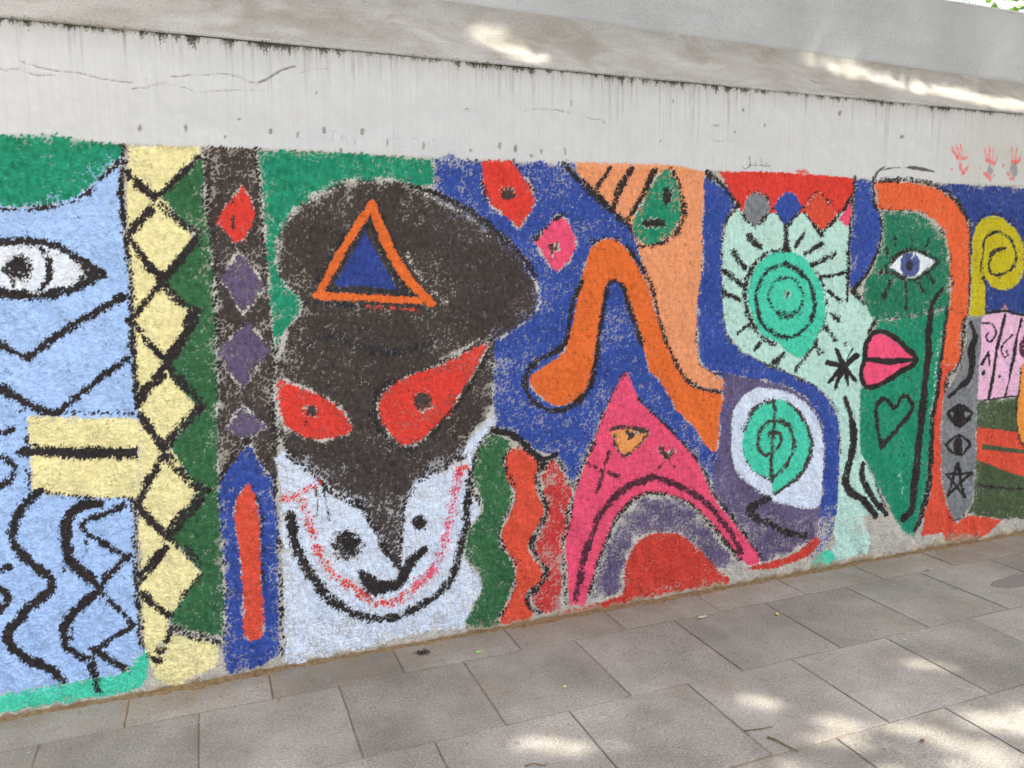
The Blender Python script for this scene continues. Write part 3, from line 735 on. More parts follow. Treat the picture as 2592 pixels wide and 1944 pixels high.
 (90,"red2",[1947,335,2079,320,2158,263,2238,192,2320,101,2398,37,2364,2,2184,16,2038,48,1897,30,1714,16,1581,-5,1477,7,1472,26,1572,27,1714,47,1781,61,1789,173,1820,260,1865,312],0,{"wear":0.1,"rag":1.5}),
 (90,"red2",[1451,5,1625,10,1850,27,2086,33,2383,28],[144,180,187,164,120],{"cov":0.84}),
 (91,"red2",[2551,89,2610,87,2632,94,2750,101,2858,130,2938,188,2962,159,2928,101,2850,71,2720,55,2591,56,2507,77],0,{"rag":1}),
 (92,"turq",[2983,94,3065,91,3095,31,3024,2,2917,18],0,{"wear":0.12}),
 (93,"mint",[2370,1873,2315,1818,2300,1742,2313,1426,2340,1289,2422,1205,2605,1117,2778,1055,2899,998,2973,948,3033,873,3068,791,3085,703,3090,494,3078,312,3062,194,3095,125,3057,93,3101,35,3312,42,3329,140,3264,224,3273,261,3442,240,3366,381,3310,499,3228,618,3208,711,3207,891,3215,971,3201,978,3208,1128,3234,1259,3291,1367,3123,1470,3085,1462,3075,1733,3070,1982,2731,1972,2412,1977],0,{"sh":1,"wear":0.03}),
 (93,"plaster",[3110,253,3262,253,3303,162,3219,183,3147,220],0,{"wear":0.85}),
 (93,"plaster",[3273,261,3466,256,3520,182,3501,117,3359,50,3318,132],0,{"wear":0.7}),
 (94,"red",[2272,2048,2373,2052,2576,2057,2727,2057,3086,2048,3093,1970,3045,1923,2994,1865,2935,1872,2768,1864,2585,1861,2399,1861,2356,1936,2307,1996],0,{"sh":1,"rag":0.7}),
 (94,"red",[2717,2063,2726,2075,2747,2072,2767,2080,2778,2069,2793,2063,2758,2054],0,{}),
 (95,"gray",[2472,1962,2537,1946,2576,1888,2536,1838,2484,1793,2439,1826,2407,1861,2435,1936],0,{"sh":1,"wear":-1}),
 (96,"royal",[2671,1966,2724,1948,2768,1893,2718,1835,2668,1801,2616,1848,2592,1889,2622,1938],0,{"sh":1,"wear":-1}),
 (97,"redor",[2877,1970,2934,1921,2980,1864,2949,1821,2893,1779,2821,1829,2775,1885,2825,1950],0,{"sh":1}),
 (98,"pink",[3080,1962,3084,1829,3058,1806,2999,1838,3040,1907],0,{"sh":1}),
 (93,"mint",[2585,1869,2642,1816,2663,1798,2700,1817,2767,1872,2827,1819,2890,1768,2949,1816,3000,1833,3058,1799,3074,1750,3055,1682,2501,1729,2382,1790,2370,1853,2399,1861,2484,1788,2541,1836],0,{"sh":1}),
 (99,"black",[2198,2042,2269,2003,2337,1943,2379,1894],[131,135,141,144],{"cov":0.8}),
 (99,"black",[2377,1890,2322,1835,2309,1804],[107,108,112],{"cov":0.8}),
 (99,"black",[2394,1861,2484,1792],[61,61],{"cov":0.8}),
 (99,"black",[2489,1793,2586,1882],[91,92],{"cov":0.85}),
 (99,"black",[2589,1889,2670,1801],[65,66],{"cov":0.5}),
 (99,"black",[2683,1806,2772,1889],[85,86],{"cov":0.85}),
 (99,"black",[2775,1873,2894,1760],[94,96],{"cov":0.85}),
 (99,"black",[2896,1777,2992,1856,3082,1964],[107,110,113],{"cov":0.9}),
 (99,"black",[2990,1879,2932,1927,2868,1974,2823,1949,2775,1889],[67,66,58,67,68],{"cov":0.55}),
 (99,"black",[2434,1951,2472,1966,2542,1946,2579,1888],[57,55,62,67],{"cov":0.45}),
 (99,"black",[3088,2050,3093,1941,3083,1791,3073,1649,3081,1432],[131,131,132,132,133],{"cov":0.92}),
 (100,"turq",[2623,1681,2705,1683,2800,1641,2869,1574,2917,1482,2939,1380,2917,1287,2868,1212,2807,1154,2762,1156,2698,1186,2654,1228,2561,1266,2497,1340,2457,1432,2459,1521,2497,1609,2554,1657],0,{"rag":0.8}),
 (100,"black",[2699,1688,2593,1681,2505,1639,2450,1552,2435,1465,2465,1367,2530,1275,2629,1220],[123,125,139,146,147,143,134,129],{"cov":0.78}),
 (100,"black",[2878,1574,2928,1482,2943,1397,2921,1279,2861,1196,2770,1098],[102,105,109,108,105,104],{"cov":0.55}),
 (100,"black",[2652,1616,2567,1591,2516,1520,2505,1448,2540,1341,2611,1281,2705,1256,2798,1283,2858,1357,2866,1432,2829,1525,2753,1590,2662,1620],[120,129,138,139,133,119,118,137,149,148,138,123,116],{"cov":0.85}),
 (100,"black",[2690,1555,2620,1534,2582,1487,2597,1421,2648,1371,2722,1367,2783,1407,2790,1474,2745,1532,2690,1555],[96,101,111,106,93,97,114,113,101,93],{"cov":0.65}),
 (100,"black",[2637,1375,2700,1361,2762,1376],[206,209,221],{"cov":0.5}),
 (100,"black",[2710,1468,2708,1460,2705,1453,2698,1450,2689,1450,2682,1453,2678,1461,2675,1469,2677,1477,2680,1485,2688,1488,2696,1488,2703,1484,2708,1477],0,{}),
 (101,"black",[2667,1798,2676,1693],[152,153],{"cov":0.85}),
 (102,"black",[2785,1780,2733,1704],[110,110],{"cov":0.85}),
 (103,"black",[2903,1723,2793,1669],[129,127],{"cov":0.85}),
 (104,"black",[2974,1666,2838,1612],[155,153],{"cov":0.85}),
 (105,"black",[3045,1575,2898,1551],[105,104],{"cov":0.85}),
 (106,"black",[2958,1481,3040,1427],[110,111],{"cov":0.85}),
 (107,"black",[2973,1372,3027,1333],[121,122],{"cov":0.85}),
 (108,"black",[2942,1299,3011,1233],[125,126],{"cov":0.85}),
 (109,"black",[2887,1220,2922,1166],[181,182],{"cov":0.85}),
 (110,"black",[2828,1159,2764,1077],[126,126],{"cov":0.85}),
 (111,"black",[2683,1174,2633,1134],[168,167],{"cov":0.85}),
 (112,"black",[2537,1238,2511,1209],[118,118],{"cov":0.85}),
 (113,"black",[2450,1738,2518,1693],[129,130],{"cov":0.85}),
 (114,"black",[2450,1751,2521,1700],[147,149],{"cov":0.85}),
 (115,"black",[2361,1675,2431,1604],[160,161],{"cov":0.85}),
 (116,"black",[2313,1585,2420,1524],[166,168],{"cov":0.85}),
 (117,"black",[2319,1486,2408,1447],[130,132],{"cov":0.85}),
 (118,"black",[2481,1335,2397,1285],[101,100],{"cov":0.85}),
 (119,"black",[2464,1169,2618,1115,2762,1054,2905,994],[74,75,77,78],{"cov":0.75}),
 (119,"black",[2315,1819,2299,1726,2306,1506,2330,1306,2412,1205],[66,66,67,66,64],{"cov":0.55}),
 (119,"black",[2910,994,2979,943,3038,873,3069,782,3087,631],[46,48,53,56,57],{"cov":0.5}),
 (120,"black",[3025,1180,3075,1091],[105,232],{"cov":1,"rag":0.4}),
 (120,"black",[2960,1118,3075,1091],[146,147],{"cov":1,"rag":0.4}),
 (120,"black",[2986,1013,3075,1091],[107,215],{"cov":1,"rag":0.4}),
 (120,"black",[3032,981,3075,1086],[113,226],{"cov":1,"rag":0.4}),
 (120,"black",[3110,988,3079,1086],[77,186],{"cov":1,"rag":0.4}),
 (120,"black",[3159,1011,3079,1086],[108,185],{"cov":1,"rag":0.4}),
 (120,"black",[3167,1143,3081,1090],[157,187],{"cov":1,"rag":0.4}),
 (120,"black",[3137,1180,3101,1124],[45,45],{"cov":1,"rag":0.4}),
 (120,"black",[3097,1206,3096,1201,3092,1198,3086,1197,3080,1197,3074,1199,3069,1203,3068,1207,3069,1211,3073,1215,3078,1216,3085,1216,3091,1214,3096,1210],0,{}),
 (121,"black",[3100,921,3130,852,3161,751,3167,623,3141,535,3132,463,3170,403,3255,356,3318,293,3355,252],[163,195,232,255,267,262,222,217,223,217],{"cov":0.95,"rag":0.7}),
 (121,"black",[3241,557,3236,488,3289,408,3364,316,3432,255],[155,208,217,209,181],{"cov":0.95,"rag":0.7}),
 (121,"black",[3241,557,3280,539,3329,474,3378,370,3435,260],[54,60,66,68,69],{"cov":0.9}),
 (122,"royal",[3095,2040,3207,2046,3228,1945,3275,1912,3288,1734,3253,1632,3191,1555,3122,1485,3086,1492,3084,1733,3095,1900],0,{"sh":1,"wear":0.04}),
 (122,"black",[3212,2048,3231,1936,3277,1879,3287,1751,3259,1657,3208,1580,3122,1485],[133,132,134,137,135,130,128],{"cov":0.85}),
 (122,"black",[3114,1479,3183,1424,3289,1370,3265,1302,3228,1264],[125,122,140,148,143],{"cov":0.85}),
 (123,"royal3",[3599,2042,4515,2039,5741,2031,5881,1221,4464,1304,4093,1342,3956,1336,3902,1829,3788,1968],0,{"sh":1,"wear":0.1}),
 (124,"orange2",[3217,2032,3377,2043,3553,2031,3674,2009,3803,1942,3886,1855,3924,1757,3950,1558,3952,1336,3919,1282,3911,1095,3893,1049,3760,1047,3776,1286,3793,1377,3795,1559,3777,1685,3731,1782,3652,1851,3529,1892,3389,1891,3274,1894,3253,1954],0,{"wear":0.07}),
 (125,"redor",[3893,1059,3834,1006,3826,912,3826,666,3814,660,3827,466,3885,264,3980,129,4077,167,4367,105,4255,37,4094,0,3917,30,3872,88,3716,88,3713,206,3747,329,3739,571,3737,761,3744,948,3758,1065],0,{"sh":1,"wear":0.02}),
 (126,"green2",[3292,1883,3446,1892,3567,1867,3667,1816,3736,1755,3777,1649,3802,1513,3794,1373,3551,1329,3299,1314,3182,1435,3193,1521,3261,1632,3288,1734,3293,1820],0,{"wear":0.16}),
 (126,"green",[3298,1323,3551,1334,3799,1377,3783,1240,3766,1009,3745,823,3745,673,3737,619,3739,427,3715,284,3687,171,3659,86,3588,115,3513,202,3425,318,3357,420,3292,529,3225,618,3205,711,3203,954,3213,977,3191,1129,3253,1259],0,{"sh":1,"wear":0.02}),
 (126,"black",[3752,1482,3679,1407,3664,1326,3670,1107,3661,922,3644,681,3640,580,3631,390,3614,257,3565,213],[142,194,238,254,271,287,293,296,283,252],{"cov":0.95,"rag":0.6}),
 (126,"black",[3783,1377,3783,1240,3764,1028,3745,823,3736,780,3741,571,3739,378,3706,246,3662,135],[126,141,157,171,180,191,197,199,199],{"cov":0.85,"rag":0.7}),
 (126,"mint",[3740,1199,3734,986,3714,782],[63,64,64],{"cov":0.4}),
 (126,"black",[3283,1889,3446,1897,3566,1871,3679,1818,3750,1738,3786,1649,3806,1513],[93,94,101,114,129,136,138],{"cov":0.4}),
 (124,"black",[3213,2036,3376,2050,3551,2046,3674,2017,3802,1951,3892,1864,3930,1757,3954,1557,3958,1355,3928,1319,3928,1188,3909,1049,3834,998,3827,893,3821,723],[117,118,120,132,148,167,177,180,183,182,183,182,180,182,183],{"cov":0.75}),
 (126,"mask",[3477,1055,3557,987,3600,911,3590,856],[46,49,55,56],{"cov":0.6}),
 (126,"mask",[3315,1322,3491,1335,3670,1362,3806,1372,3924,1337],[41,42,43,41,42],{"cov":0.5}),
 (126,"mint",[3471,502,3538,429,3543,361],[74,81,88],{"cov":0.3}),
 (127,"white",[3346,1610,3429,1666,3522,1684,3646,1644,3684,1629,3626,1594,3534,1541,3438,1560,3365,1595],0,{}),
 (127,"iris",[3567,1614,3563,1586,3545,1564,3519,1552,3488,1552,3460,1565,3439,1587,3430,1614,3435,1641,3452,1663,3478,1675,3509,1675,3537,1663,3558,1641],0,{"wear":-1}),
 (127,"slate",[3519,1609,3517,1598,3511,1589,3502,1584,3492,1584,3482,1589,3475,1598,3471,1609,3473,1621,3479,1630,3488,1635,3498,1635,3508,1629,3515,1621],0,{"rag":0.5}),
 (127,"white",[3528,1684,3513,1649],[47,47],{"cov":0.8}),
 (127,"black",[3303,1576,3362,1630,3429,1673,3509,1694,3595,1675,3702,1629],[161,159,148,132,137,143],{"cov":0.75}),
 (127,"black",[3702,1629,3627,1576,3535,1532,3438,1551,3366,1579,3303,1576],[155,150,129,124,122,123],{"cov":0.75}),
 (128,"black",[3388,1714,3376,1754],[103,103],{"cov":0.75}),
 (129,"black",[3507,1719,3501,1764],[106,106],{"cov":0.75}),
 (130,"black",[3604,1709,3622,1747],[107,107],{"cov":0.75}),
 (131,"black",[3335,1656,3327,1694],[103,103],{"cov":0.75}),
 (132,"black",[3364,1529,3323,1451],[149,149],{"cov":0.75}),
 (133,"black",[3474,1544,3489,1389],[142,143],{"cov":0.75}),
 (134,"black",[3572,1516,3618,1466],[108,109],{"cov":0.75}),
 (135,"black",[3639,1553,3675,1519],[129,129],{"cov":0.75}),
 (136,"pink3",[3216,1190,3274,1249,3368,1239,3449,1189,3557,1107,3398,993,3265,978,3211,1008,3204,1066],0,{"rag":0.4}),
 (136,"black",[3220,1128,3223,1198,3274,1260,3369,1253,3468,1195,3585,1100,3461,1033,3346,985,3262,968,3211,1002,3195,1065,3220,1128],[174,173,149,134,149,185,162,153,134,159,173,173],{"cov":1,"rag":0.4}),
 (136,"black",[3217,1123,3307,1113,3390,1100,3485,1102,3576,1102],[114,150,180,157,93],{"cov":1,"rag":0.4}),
 (137,"black",[3371,640,3331,746,3315,838,3336,882,3384,896,3445,846,3489,898,3540,900,3567,865,3571,820,3479,725,3371,640],[162,162,167,159,126,133,157,130,166,173,167,163],{"cov":0.95,"rag":0.7}),
 (138,"olive",[4063,1878,4169,1869,4256,1825,4331,1761,4362,1667,4366,1573,4307,1489,4212,1469,4130,1489,4067,1524,4079,1371,4058,1322,3960,1332,3963,1466,3951,1739,3978,1830],0,{"wear":0.06}),
 (138,"slate",[4026,1612,4032,1703,4052,1758,4137,1794,4222,1769,4283,1705,4292,1630,4244,1572,4150,1554,4093,1592,4099,1658,4148,1695,4203,1700],[130,130,119,93,109,130,136,116,92,127,129,108,95],{"cov":0.85}),
 (138,"black",[4026,1612,4049,1538,4081,1482,4091,1361],[115,114,117,119],{"cov":0.7}),
 (138,"black",[3941,1811,4049,1885,4181,1879,4266,1830,4342,1761],[101,89,85,102,108],{"cov":0.4}),
 (138,"black",[4068,1520,4145,1477,4226,1462,4318,1489],[83,78,78,87],{"cov":0.4}),
 (139,"gray",[3948,1327,4061,1326,4078,992,4104,643,4087,637,4103,409,4100,239,4052,183,4003,134,3959,144,3896,251,3847,367,3816,564,3805,756,3814,897,3836,911,3904,1030,3954,1187],0,{"sh":1}),
 (140,"black",[3983,1289,4022,1213,3997,1148,4018,1062,3998,978,3937,934,3849,880],[137,210,242,252,232,166,84],{"cov":1,"rag":0.4}),
 (141,"black",[3837,786,3883,822,3933,837,4001,813,4047,770,4012,721,3947,695,3877,739],0,{"rag":0.4}),
 (141,"gray",[3862,794,3902,785,3894,757],0,{"sh":1,"rag":0.3}),
 (141,"gray",[3982,786,4031,773,3994,749],0,{"sh":1,"rag":0.3}),
 (142,"black",[3843,607,3893,639,3951,648,3999,630,4045,592,4006,551,3962,536,3894,561,3843,607],[92,87,73,76,101,96,74,75,81],{"cov":1,"rag":0.4}),
 (142,"black",[3990,587,3988,564,3978,548,3960,540,3941,541,3922,553,3908,572,3902,594,3904,617,3914,633,3932,641,3950,640,3970,628,3984,610],0,{"rag":0.4}),
 (143,"black",[3954,483,4025,286],[109,111],{"cov":1,"rag":0.4}),
 (143,"black",[4025,286,3873,432],[95,93],{"cov":1,"rag":0.4}),
 (143,"black",[3873,432,4069,417],[85,86],{"cov":1,"rag":0.4}),
 (143,"black",[4069,417,3891,306],[110,108],{"cov":1,"rag":0.4}),
 (143,"black",[3891,306,3954,483],[116,116],{"cov":1,"rag":0.4}),
 (139,"black",[3927,170,3972,143,4040,166],[60,63,75],{"cov":0.7}),
 (144,"lpink",[4069,1315,4160,1336,4267,1340,4406,1315,5210,1283,5281,800,4405,846,4104,846,4072,897,4073,1040,4067,1230],0,{"rag":0.5}),
 (144,"redor",[4219,1344,4234,1391,4267,1342],0,{"sh":1}),
 (145,"black",[4086,1340,4252,1350,4491,1313,5210,1283],[73,71,73,78],{"cov":0.95,"rag":0.4}),
 (146,"black",[4248,1324,4208,1130,4167,860],[137,137,138],{"cov":0.95,"rag":0.4}),
 (147,"black",[4393,1296,4346,1124,4306,860],[140,140,141],{"cov":0.95,"rag":0.4}),
 (148,"black",[4069,1287,4153,1275,4188,1216,4139,1178,4109,1210,4131,1228],[56,63,82,60,80,75],{"cov":0.95,"rag":0.4}),
 (149,"black",[4315,1212,4247,1147,4267,1087,4297,1095,4285,1117],[79,83,72,83,78],{"cov":0.95,"rag":0.4}),
 (150,"black",[4093,1056,4129,1119],[93,94],{"cov":0.95,"rag":0.4}),
 (151,"black",[4129,1119,4150,1044],[92,93],{"cov":0.95,"rag":0.4}),
 (152,"black",[4085,836,4294,844,4433,844,5281,800],[76,77,76,82],{"cov":0.95,"rag":0.4}),
 (153,"black",[4124,999,4123,992,4119,986,4114,983,4106,983,4100,987,4094,993,4092,1001,4092,1009,4097,1014,4102,1018,4110,1017,4116,1013,4122,1007],0,{}),
 (154,"black",[4250,971,4249,967,4246,965,4243,963,4237,963,4233,965,4230,968,4228,972,4229,976,4231,979,4235,981,4241,980,4245,978,4248,975],0,{}),
 (155,"plum",[4431,1169,4407,1131,4440,1090],[279,281,254],{"cov":0.9}),
 (156,"dolive",[4076,832,4405,842,5277,825,5399,-1,4368,103,4063,175,4100,239,4097,489],0,{"sh":1,"wear":0.05}),
 (156,"black",[4134,346,4297,306,4586,266,5374,168],[88,91,95,101],{"cov":0.8}),
 (157,"redor",[4087,688,4401,636,4547,598,5320,534,5377,146,4579,329,4370,399,4104,496],0,{"sh":1,"rag":0.6}),
 (156,"dolive",[4144,585,4498,517,5339,402,5346,358,4501,493,4144,551],0,{"sh":1,"rag":0.6}),
 (158,"ochre",[4415,1007,4494,1052,4792,987,4852,521,4558,506,4472,564,4422,669,4409,810],0,{"rag":0.6}),
 (158,"black",[4415,1007,4406,810,4419,669,4468,565,4544,507],[100,100,98,90,80],{"cov":0.7}),
 (159,"handred",[3745,2228,3759,2208,3788,2182],[67,64,63],{"cov":0.8,"rag":0.8}),
 (159,"handred",[3775,2241,3790,2217,3812,2187],[67,67,67],{"cov":0.8,"rag":0.8}),
 (159,"handred",[3807,2239,3815,2214,3831,2188],[59,58,58],{"cov":0.8,"rag":0.8}),
 (159,"handred",[3850,2221,3854,2208],[38,38],{"cov":0.8,"rag":0.8}),
 (159,"handred",[3789,2177,3821,2178,3854,2181],[115,115,116],{"cov":0.8,"rag":0.8}),
 (159,"handred",[3813,2147,3822,2118,3843,2096],[81,79,75],{"cov":0.8,"rag":0.8}),
 (159,"handred",[3840,2100,3869,2136],[93,93],{"cov":0.8,"rag":0.8}),
 (159,"handred",[3751,2119,3755,2117],[56,56],{"cov":0.8,"rag":0.8}),
 (160,"handred",[3988,2238,4001,2207,4013,2177],[66,66,66],{"cov":0.8,"rag":0.8}),
 (160,"handred",[4023,2247,4028,2213,4035,2178],[73,73,73],{"cov":0.8,"rag":0.8}),
 (160,"handred",[4054,2241,4055,2206,4056,2175],[68,68,68],{"cov":0.8,"rag":0.8}),
 (160,"handred",[4089,2208,4089,2184],[46,46],{"cov":0.8,"rag":0.8}),
 (160,"handred",[4016,2177,4045,2166,4069,2160],[172,170,168],{"cov":0.8,"rag":0.8}),
 (160,"handred",[4001,2104,4030,2095,4046,2080],[105,115,128],{"cov":0.8,"rag":0.8}),
 (160,"handred",[4057,2084,4070,2097],[67,68],{"cov":0.8,"rag":0.8}),
 (160,"handred",[3958,2134,3965,2128],[75,75],{"cov":0.8,"rag":0.8}),
 (161,"handred",[4194,2246,4201,2213,4208,2173],[81,81,81],{"cov":0.8,"rag":0.8}),
 (161,"handred",[4235,2246,4230,2214,4232,2174],[76,76,76],{"cov":0.8,"rag":0.8}),
 (161,"handred",[4269,2208,4254,2179],[69,68],{"cov":0.8,"rag":0.8}),
 (161,"handred",[4205,2177,4240,2175],[119,119],{"cov":0.8,"rag":0.8}),
 (161,"handred",[4180,2113,4195,2109],[124,124],{"cov":0.8,"rag":0.8}),
 (161,"handred",[4203,2086,4233,2087],[100,100],{"cov":0.8,"rag":0.8}),
 (161,"handred",[4138,2153,4144,2149],[57,57],{"cov":0.8,"rag":0.8}),
 (160,"slate2",[4040,2137,4050,2116],[165,165],{"cov":0.7,"rag":1}),
 (161,"slate2",[4214,2146,4235,2119],[260,260],{"cov":0.75,"rag":1}),
 (162,"black",[3219,2056,3235,2084,3285,2113],[90,80,21],{"cov":1,"rag":0.3}),
 (162,"black",[3264,2092,3301,2102,3350,2109,3396,2110],[12,38,26,7],{"cov":1,"rag":0.2}),
 (162,"black",[3418,2112,3467,2114,3519,2111,3571,2107,3630,2099],[26,78,94,84,15],{"cov":1,"rag":0.3}),
 (163,"ink",[2398,2075,2414,2067,2435,2075,2442,2090,2438,2121],[20,19,21,23,23],{"cov":0.9,"rag":0.2}),
 (163,"ink",[2442,2086,2474,2084,2511,2086],[19,19,19],{"cov":0.9,"rag":0.2}),
 (163,"ink",[2511,2086,2503,2124],[23,23],{"cov":0.9,"rag":0.2}),
 (163,"ink",[2511,2086,2557,2083,2536,2096],[19,20,21],{"cov":0.9,"rag":0.2}),
 (163,"ink",[2474,2084,2473,2097],[23,23],{"cov":0.9,"rag":0.2}),
 (164,"teal",[409,2131,381,2126,363,2110,371,2094,396,2085],[10,10,10,11,11],{"cov":0.33,"rag":0.2}),
 (164,"teal",[416,2087,423,2137,435,2090],[10,10,11],{"cov":0.33,"rag":0.2}),
 (164,"teal",[413,2101,435,2103],[10,10],{"cov":0.33,"rag":0.2}),
 (164,"teal",[451,2093,454,2136,468,2131,453,2113,473,2092],[10,10,11,11,11],{"cov":0.33,"rag":0.2}),
 (164,"teal",[475,2133,510,2128],[11,11],{"cov":0.33,"rag":0.2}),
 (164,"teal",[492,2131,487,2093],[11,11],{"cov":0.33,"rag":0.2}),
 (164,"teal",[519,2094,528,2128,544,2096],[10,10,11],{"cov":0.33,"rag":0.2}),
 (164,"teal",[523,2107,545,2109],[10,10],{"cov":0.33,"rag":0.2}),
 (164,"teal",[560,2131,569,2097],[11,11],{"cov":0.33,"rag":0.2}),
 (164,"teal",[573,2087,586,2147],[11,11],{"cov":0.33,"rag":0.2}),
 (164,"teal",[728,2153,727,2080],[11,11],{"cov":0.33,"rag":0.2}),
 (164,"teal",[699,2114,697,2086],[11,11],{"cov":0.33,"rag":0.2}),
 (164,"teal",[699,2115,776,2118],[11,11],{"cov":0.33,"rag":0.2}),
 (164,"teal",[739,2147,745,2099,779,2086,696,2084],[11,11,11,11],{"cov":0.33,"rag":0.2}),
 (164,"teal",[791,2121,821,2122],[11,11],{"cov":0.33,"rag":0.2}),
 (164,"teal",[804,2121,805,2077],[11,11],{"cov":0.33,"rag":0.2}),
 (164,"teal",[869,2122,871,2096],[12,12],{"cov":0.33,"rag":0.2}),
 (164,"teal",[886,2094,891,2125,897,2089],[12,11,12],{"cov":0.33,"rag":0.2}),
 (164,"teal",[902,2127,917,2097],[12,12],{"cov":0.33,"rag":0.2}),
 (164,"teal",[922,2126,929,2128],[11,11],{"cov":0.33,"rag":0.2}),
 (164,"teal",[940,2096,945,2120,956,2110,965,2125,964,2099],[12,11,11,12,12],{"cov":0.33,"rag":0.2}),
 (164,"teal",[975,2129,976,2104],[12,12],{"cov":0.33,"rag":0.2}),
 (164,"teal",[1002,2143,999,2079],[12,12],{"cov":0.33,"rag":0.2}),
 (165,"pit",[-178,2102,-179,2096,-180,2091,-183,2089,-185,2089,-187,2091,-188,2095,-188,2101,-187,2106,-185,2112,-183,2114,-181,2114,-179,2112,-178,2107],0,{"wear":0.35,"rag":0.5,"pit":0.003}),
 (166,"pit",[-28,2110,-29,2104,-31,2101,-32,2098,-34,2098,-36,2100,-37,2104,-37,2110,-36,2115,-35,2119,-33,2122,-31,2122,-29,2120,-29,2116],0,{"wear":0.35,"rag":0.5,"pit":0.003}),
 (167,"pit",[104,2089,103,2086,102,2084,100,2082,98,2082,96,2084,95,2086,95,2089,96,2092,97,2094,99,2096,101,2096,103,2094,104,2092],0,{"wear":0.35,"rag":0.5,"pit":0.003}),
 (168,"pit",[267,2116,266,2110,265,2106,263,2104,260,2104,258,2106,257,2110,257,2115,258,2120,259,2124,261,2126,264,2126,266,2125,267,2121],0,{"wear":0.35,"rag":0.5,"pit":0.003}),
 (169,"pit",[363,2109,362,2104,360,2100,359,2098,356,2098,354,2099,353,2103,353,2109,354,2114,355,2118,357,2120,360,2120,361,2118,362,2114],0,{"wear":0.35,"rag":0.5,"pit":0.003}),
 (170,"pit",[463,2131,463,2127,461,2123,458,2120,456,2120,453,2122,452,2126,451,2131,452,2135,454,2139,457,2142,459,2142,461,2140,463,2136],0,{"wear":0.35,"rag":0.5,"pit":0.003}),
 (171,"pit",[523,2061,523,2058,521,2055,519,2053,517,2053,515,2055,514,2057,514,2060,514,2063,516,2066,518,2068,520,2068,522,2066,523,2064],0,{"wear":0.35,"rag":0.5,"pit":0.003}),
 (172,"pit",[159,2155,158,2153,156,2152,154,2152,152,2151,150,2152,148,2153,148,2155,148,2156,150,2158,152,2158,155,2158,157,2158,158,2157],0,{"wear":0.35,"rag":0.5,"pit":0.003}),
 (173,"pit",[441,2268,440,2266,439,2264,437,2263,435,2263,433,2264,432,2265,431,2267,432,2269,433,2271,435,2272,437,2272,439,2271,440,2270],0,{"wear":0.35,"rag":0.5,"pit":0.003}),
 (174,"pit",[611,2135,610,2129,608,2124,605,2122,603,2122,600,2124,598,2128,598,2134,598,2140,600,2145,604,2147,606,2147,609,2145,611,2141],0,{"wear":0.35,"rag":0.5,"pit":0.003}),
 (175,"pit",[705,2097,704,2092,702,2088,701,2086,698,2086,697,2088,696,2092,696,2097,696,2102,698,2105,699,2108,702,2108,703,2106,704,2102],0,{"wear":0.35,"rag":0.5,"pit":0.003}),
 (176,"pit",[854,2095,853,2089,852,2083,849,2081,846,2081,844,2083,843,2089,842,2095,843,2101,844,2107,847,2109,850,2110,852,2107,853,2102],0,{"wear":0.35,"rag":0.5,"pit":0.003}),
 (177,"pit",[1181,2110,1180,2104,1178,2099,1175,2097,1172,2097,1169,2099,1167,2103,1167,2109,1167,2115,1170,2120,1172,2122,1175,2122,1178,2120,1180,2116],0,{"wear":0.35,"rag":0.5,"pit":0.003}),
 (178,"pit",[1251,2102,1250,2096,1248,2090,1245,2087,1242,2087,1239,2089,1237,2095,1236,2102,1237,2108,1239,2114,1242,2117,1245,2117,1248,2115,1250,2109],0,{"wear":0.35,"rag":0.5,"pit":0.003}),
 (179,"pit",[1367,2095,1366,2090,1364,2086,1362,2084,1359,2084,1357,2086,1356,2090,1355,2094,1356,2099,1357,2103,1359,2105,1362,2105,1365,2103,1366,2099],0,{"wear":0.35,"rag":0.5,"pit":0.003}),
 (180,"pit",[1480,2103,1479,2096,1478,2090,1475,2086,1472,2086,1470,2090,1468,2096,1468,2103,1468,2110,1470,2116,1472,2120,1475,2120,1478,2117,1479,2111],0,{"wear":0.35,"rag":0.5,"pit":0.003}),
 (181,"pit",[1051,2084,1050,2082,1049,2080,1047,2079,1046,2079,1044,2080,1043,2082,1042,2084,1043,2086,1044,2088,1046,2089,1047,2089,1049,2088,1050,2086],0,{"wear":0.35,"rag":0.5,"pit":0.003}),
 (182,"pit",[1506,2305,1506,2301,1505,2297,1503,2295,1501,2295,1499,2297,1498,2300,1497,2304,1498,2308,1499,2312,1501,2314,1503,2314,1505,2312,1506,2309],0,{"wear":0.35,"rag":0.5,"pit":0.003}),
 (183,"pit",[1953,2172,1952,2170,1951,2167,1949,2166,1946,2166,1944,2167,1942,2169,1941,2171,1942,2173,1944,2175,1946,2177,1949,2177,1951,2176,1952,2174],0,{"wear":0.35,"rag":0.5,"pit":0.003}),
 (184,"pit",[2016,2347,2015,2343,2015,2339,2012,2337,2011,2337,2008,2339,2007,2342,2006,2346,2007,2350,2008,2354,2010,2356,2012,2356,2014,2354,2015,2351],0,{"wear":0.35,"rag":0.5,"pit":0.003}),
 (185,"pit",[1322,2076,1321,2073,1320,2070,1318,2068,1315,2068,1312,2070,1311,2072,1310,2076,1311,2079,1313,2082,1315,2084,1318,2084,1320,2082,1321,2079],0,{"wear":0.35,"rag":0.5,"pit":0.003}),
 (186,"pit",[2261,2255,2258,2253,2251,2251,2241,2249,2230,2249,2221,2249,2214,2250,2211,2252,2213,2254,2221,2256,2230,2257,2241,2258,2251,2258,2258,2257],0,{"wear":0.35,"rag":0.5,"pit":0.003}),
 (187,"pit",[2523,2273,2522,2270,2522,2267,2519,2264,2517,2264,2514,2266,2513,2269,2512,2273,2513,2276,2514,2279,2516,2282,2518,2282,2521,2280,2522,2277],0,{"wear":0.35,"rag":0.5,"pit":0.003}),
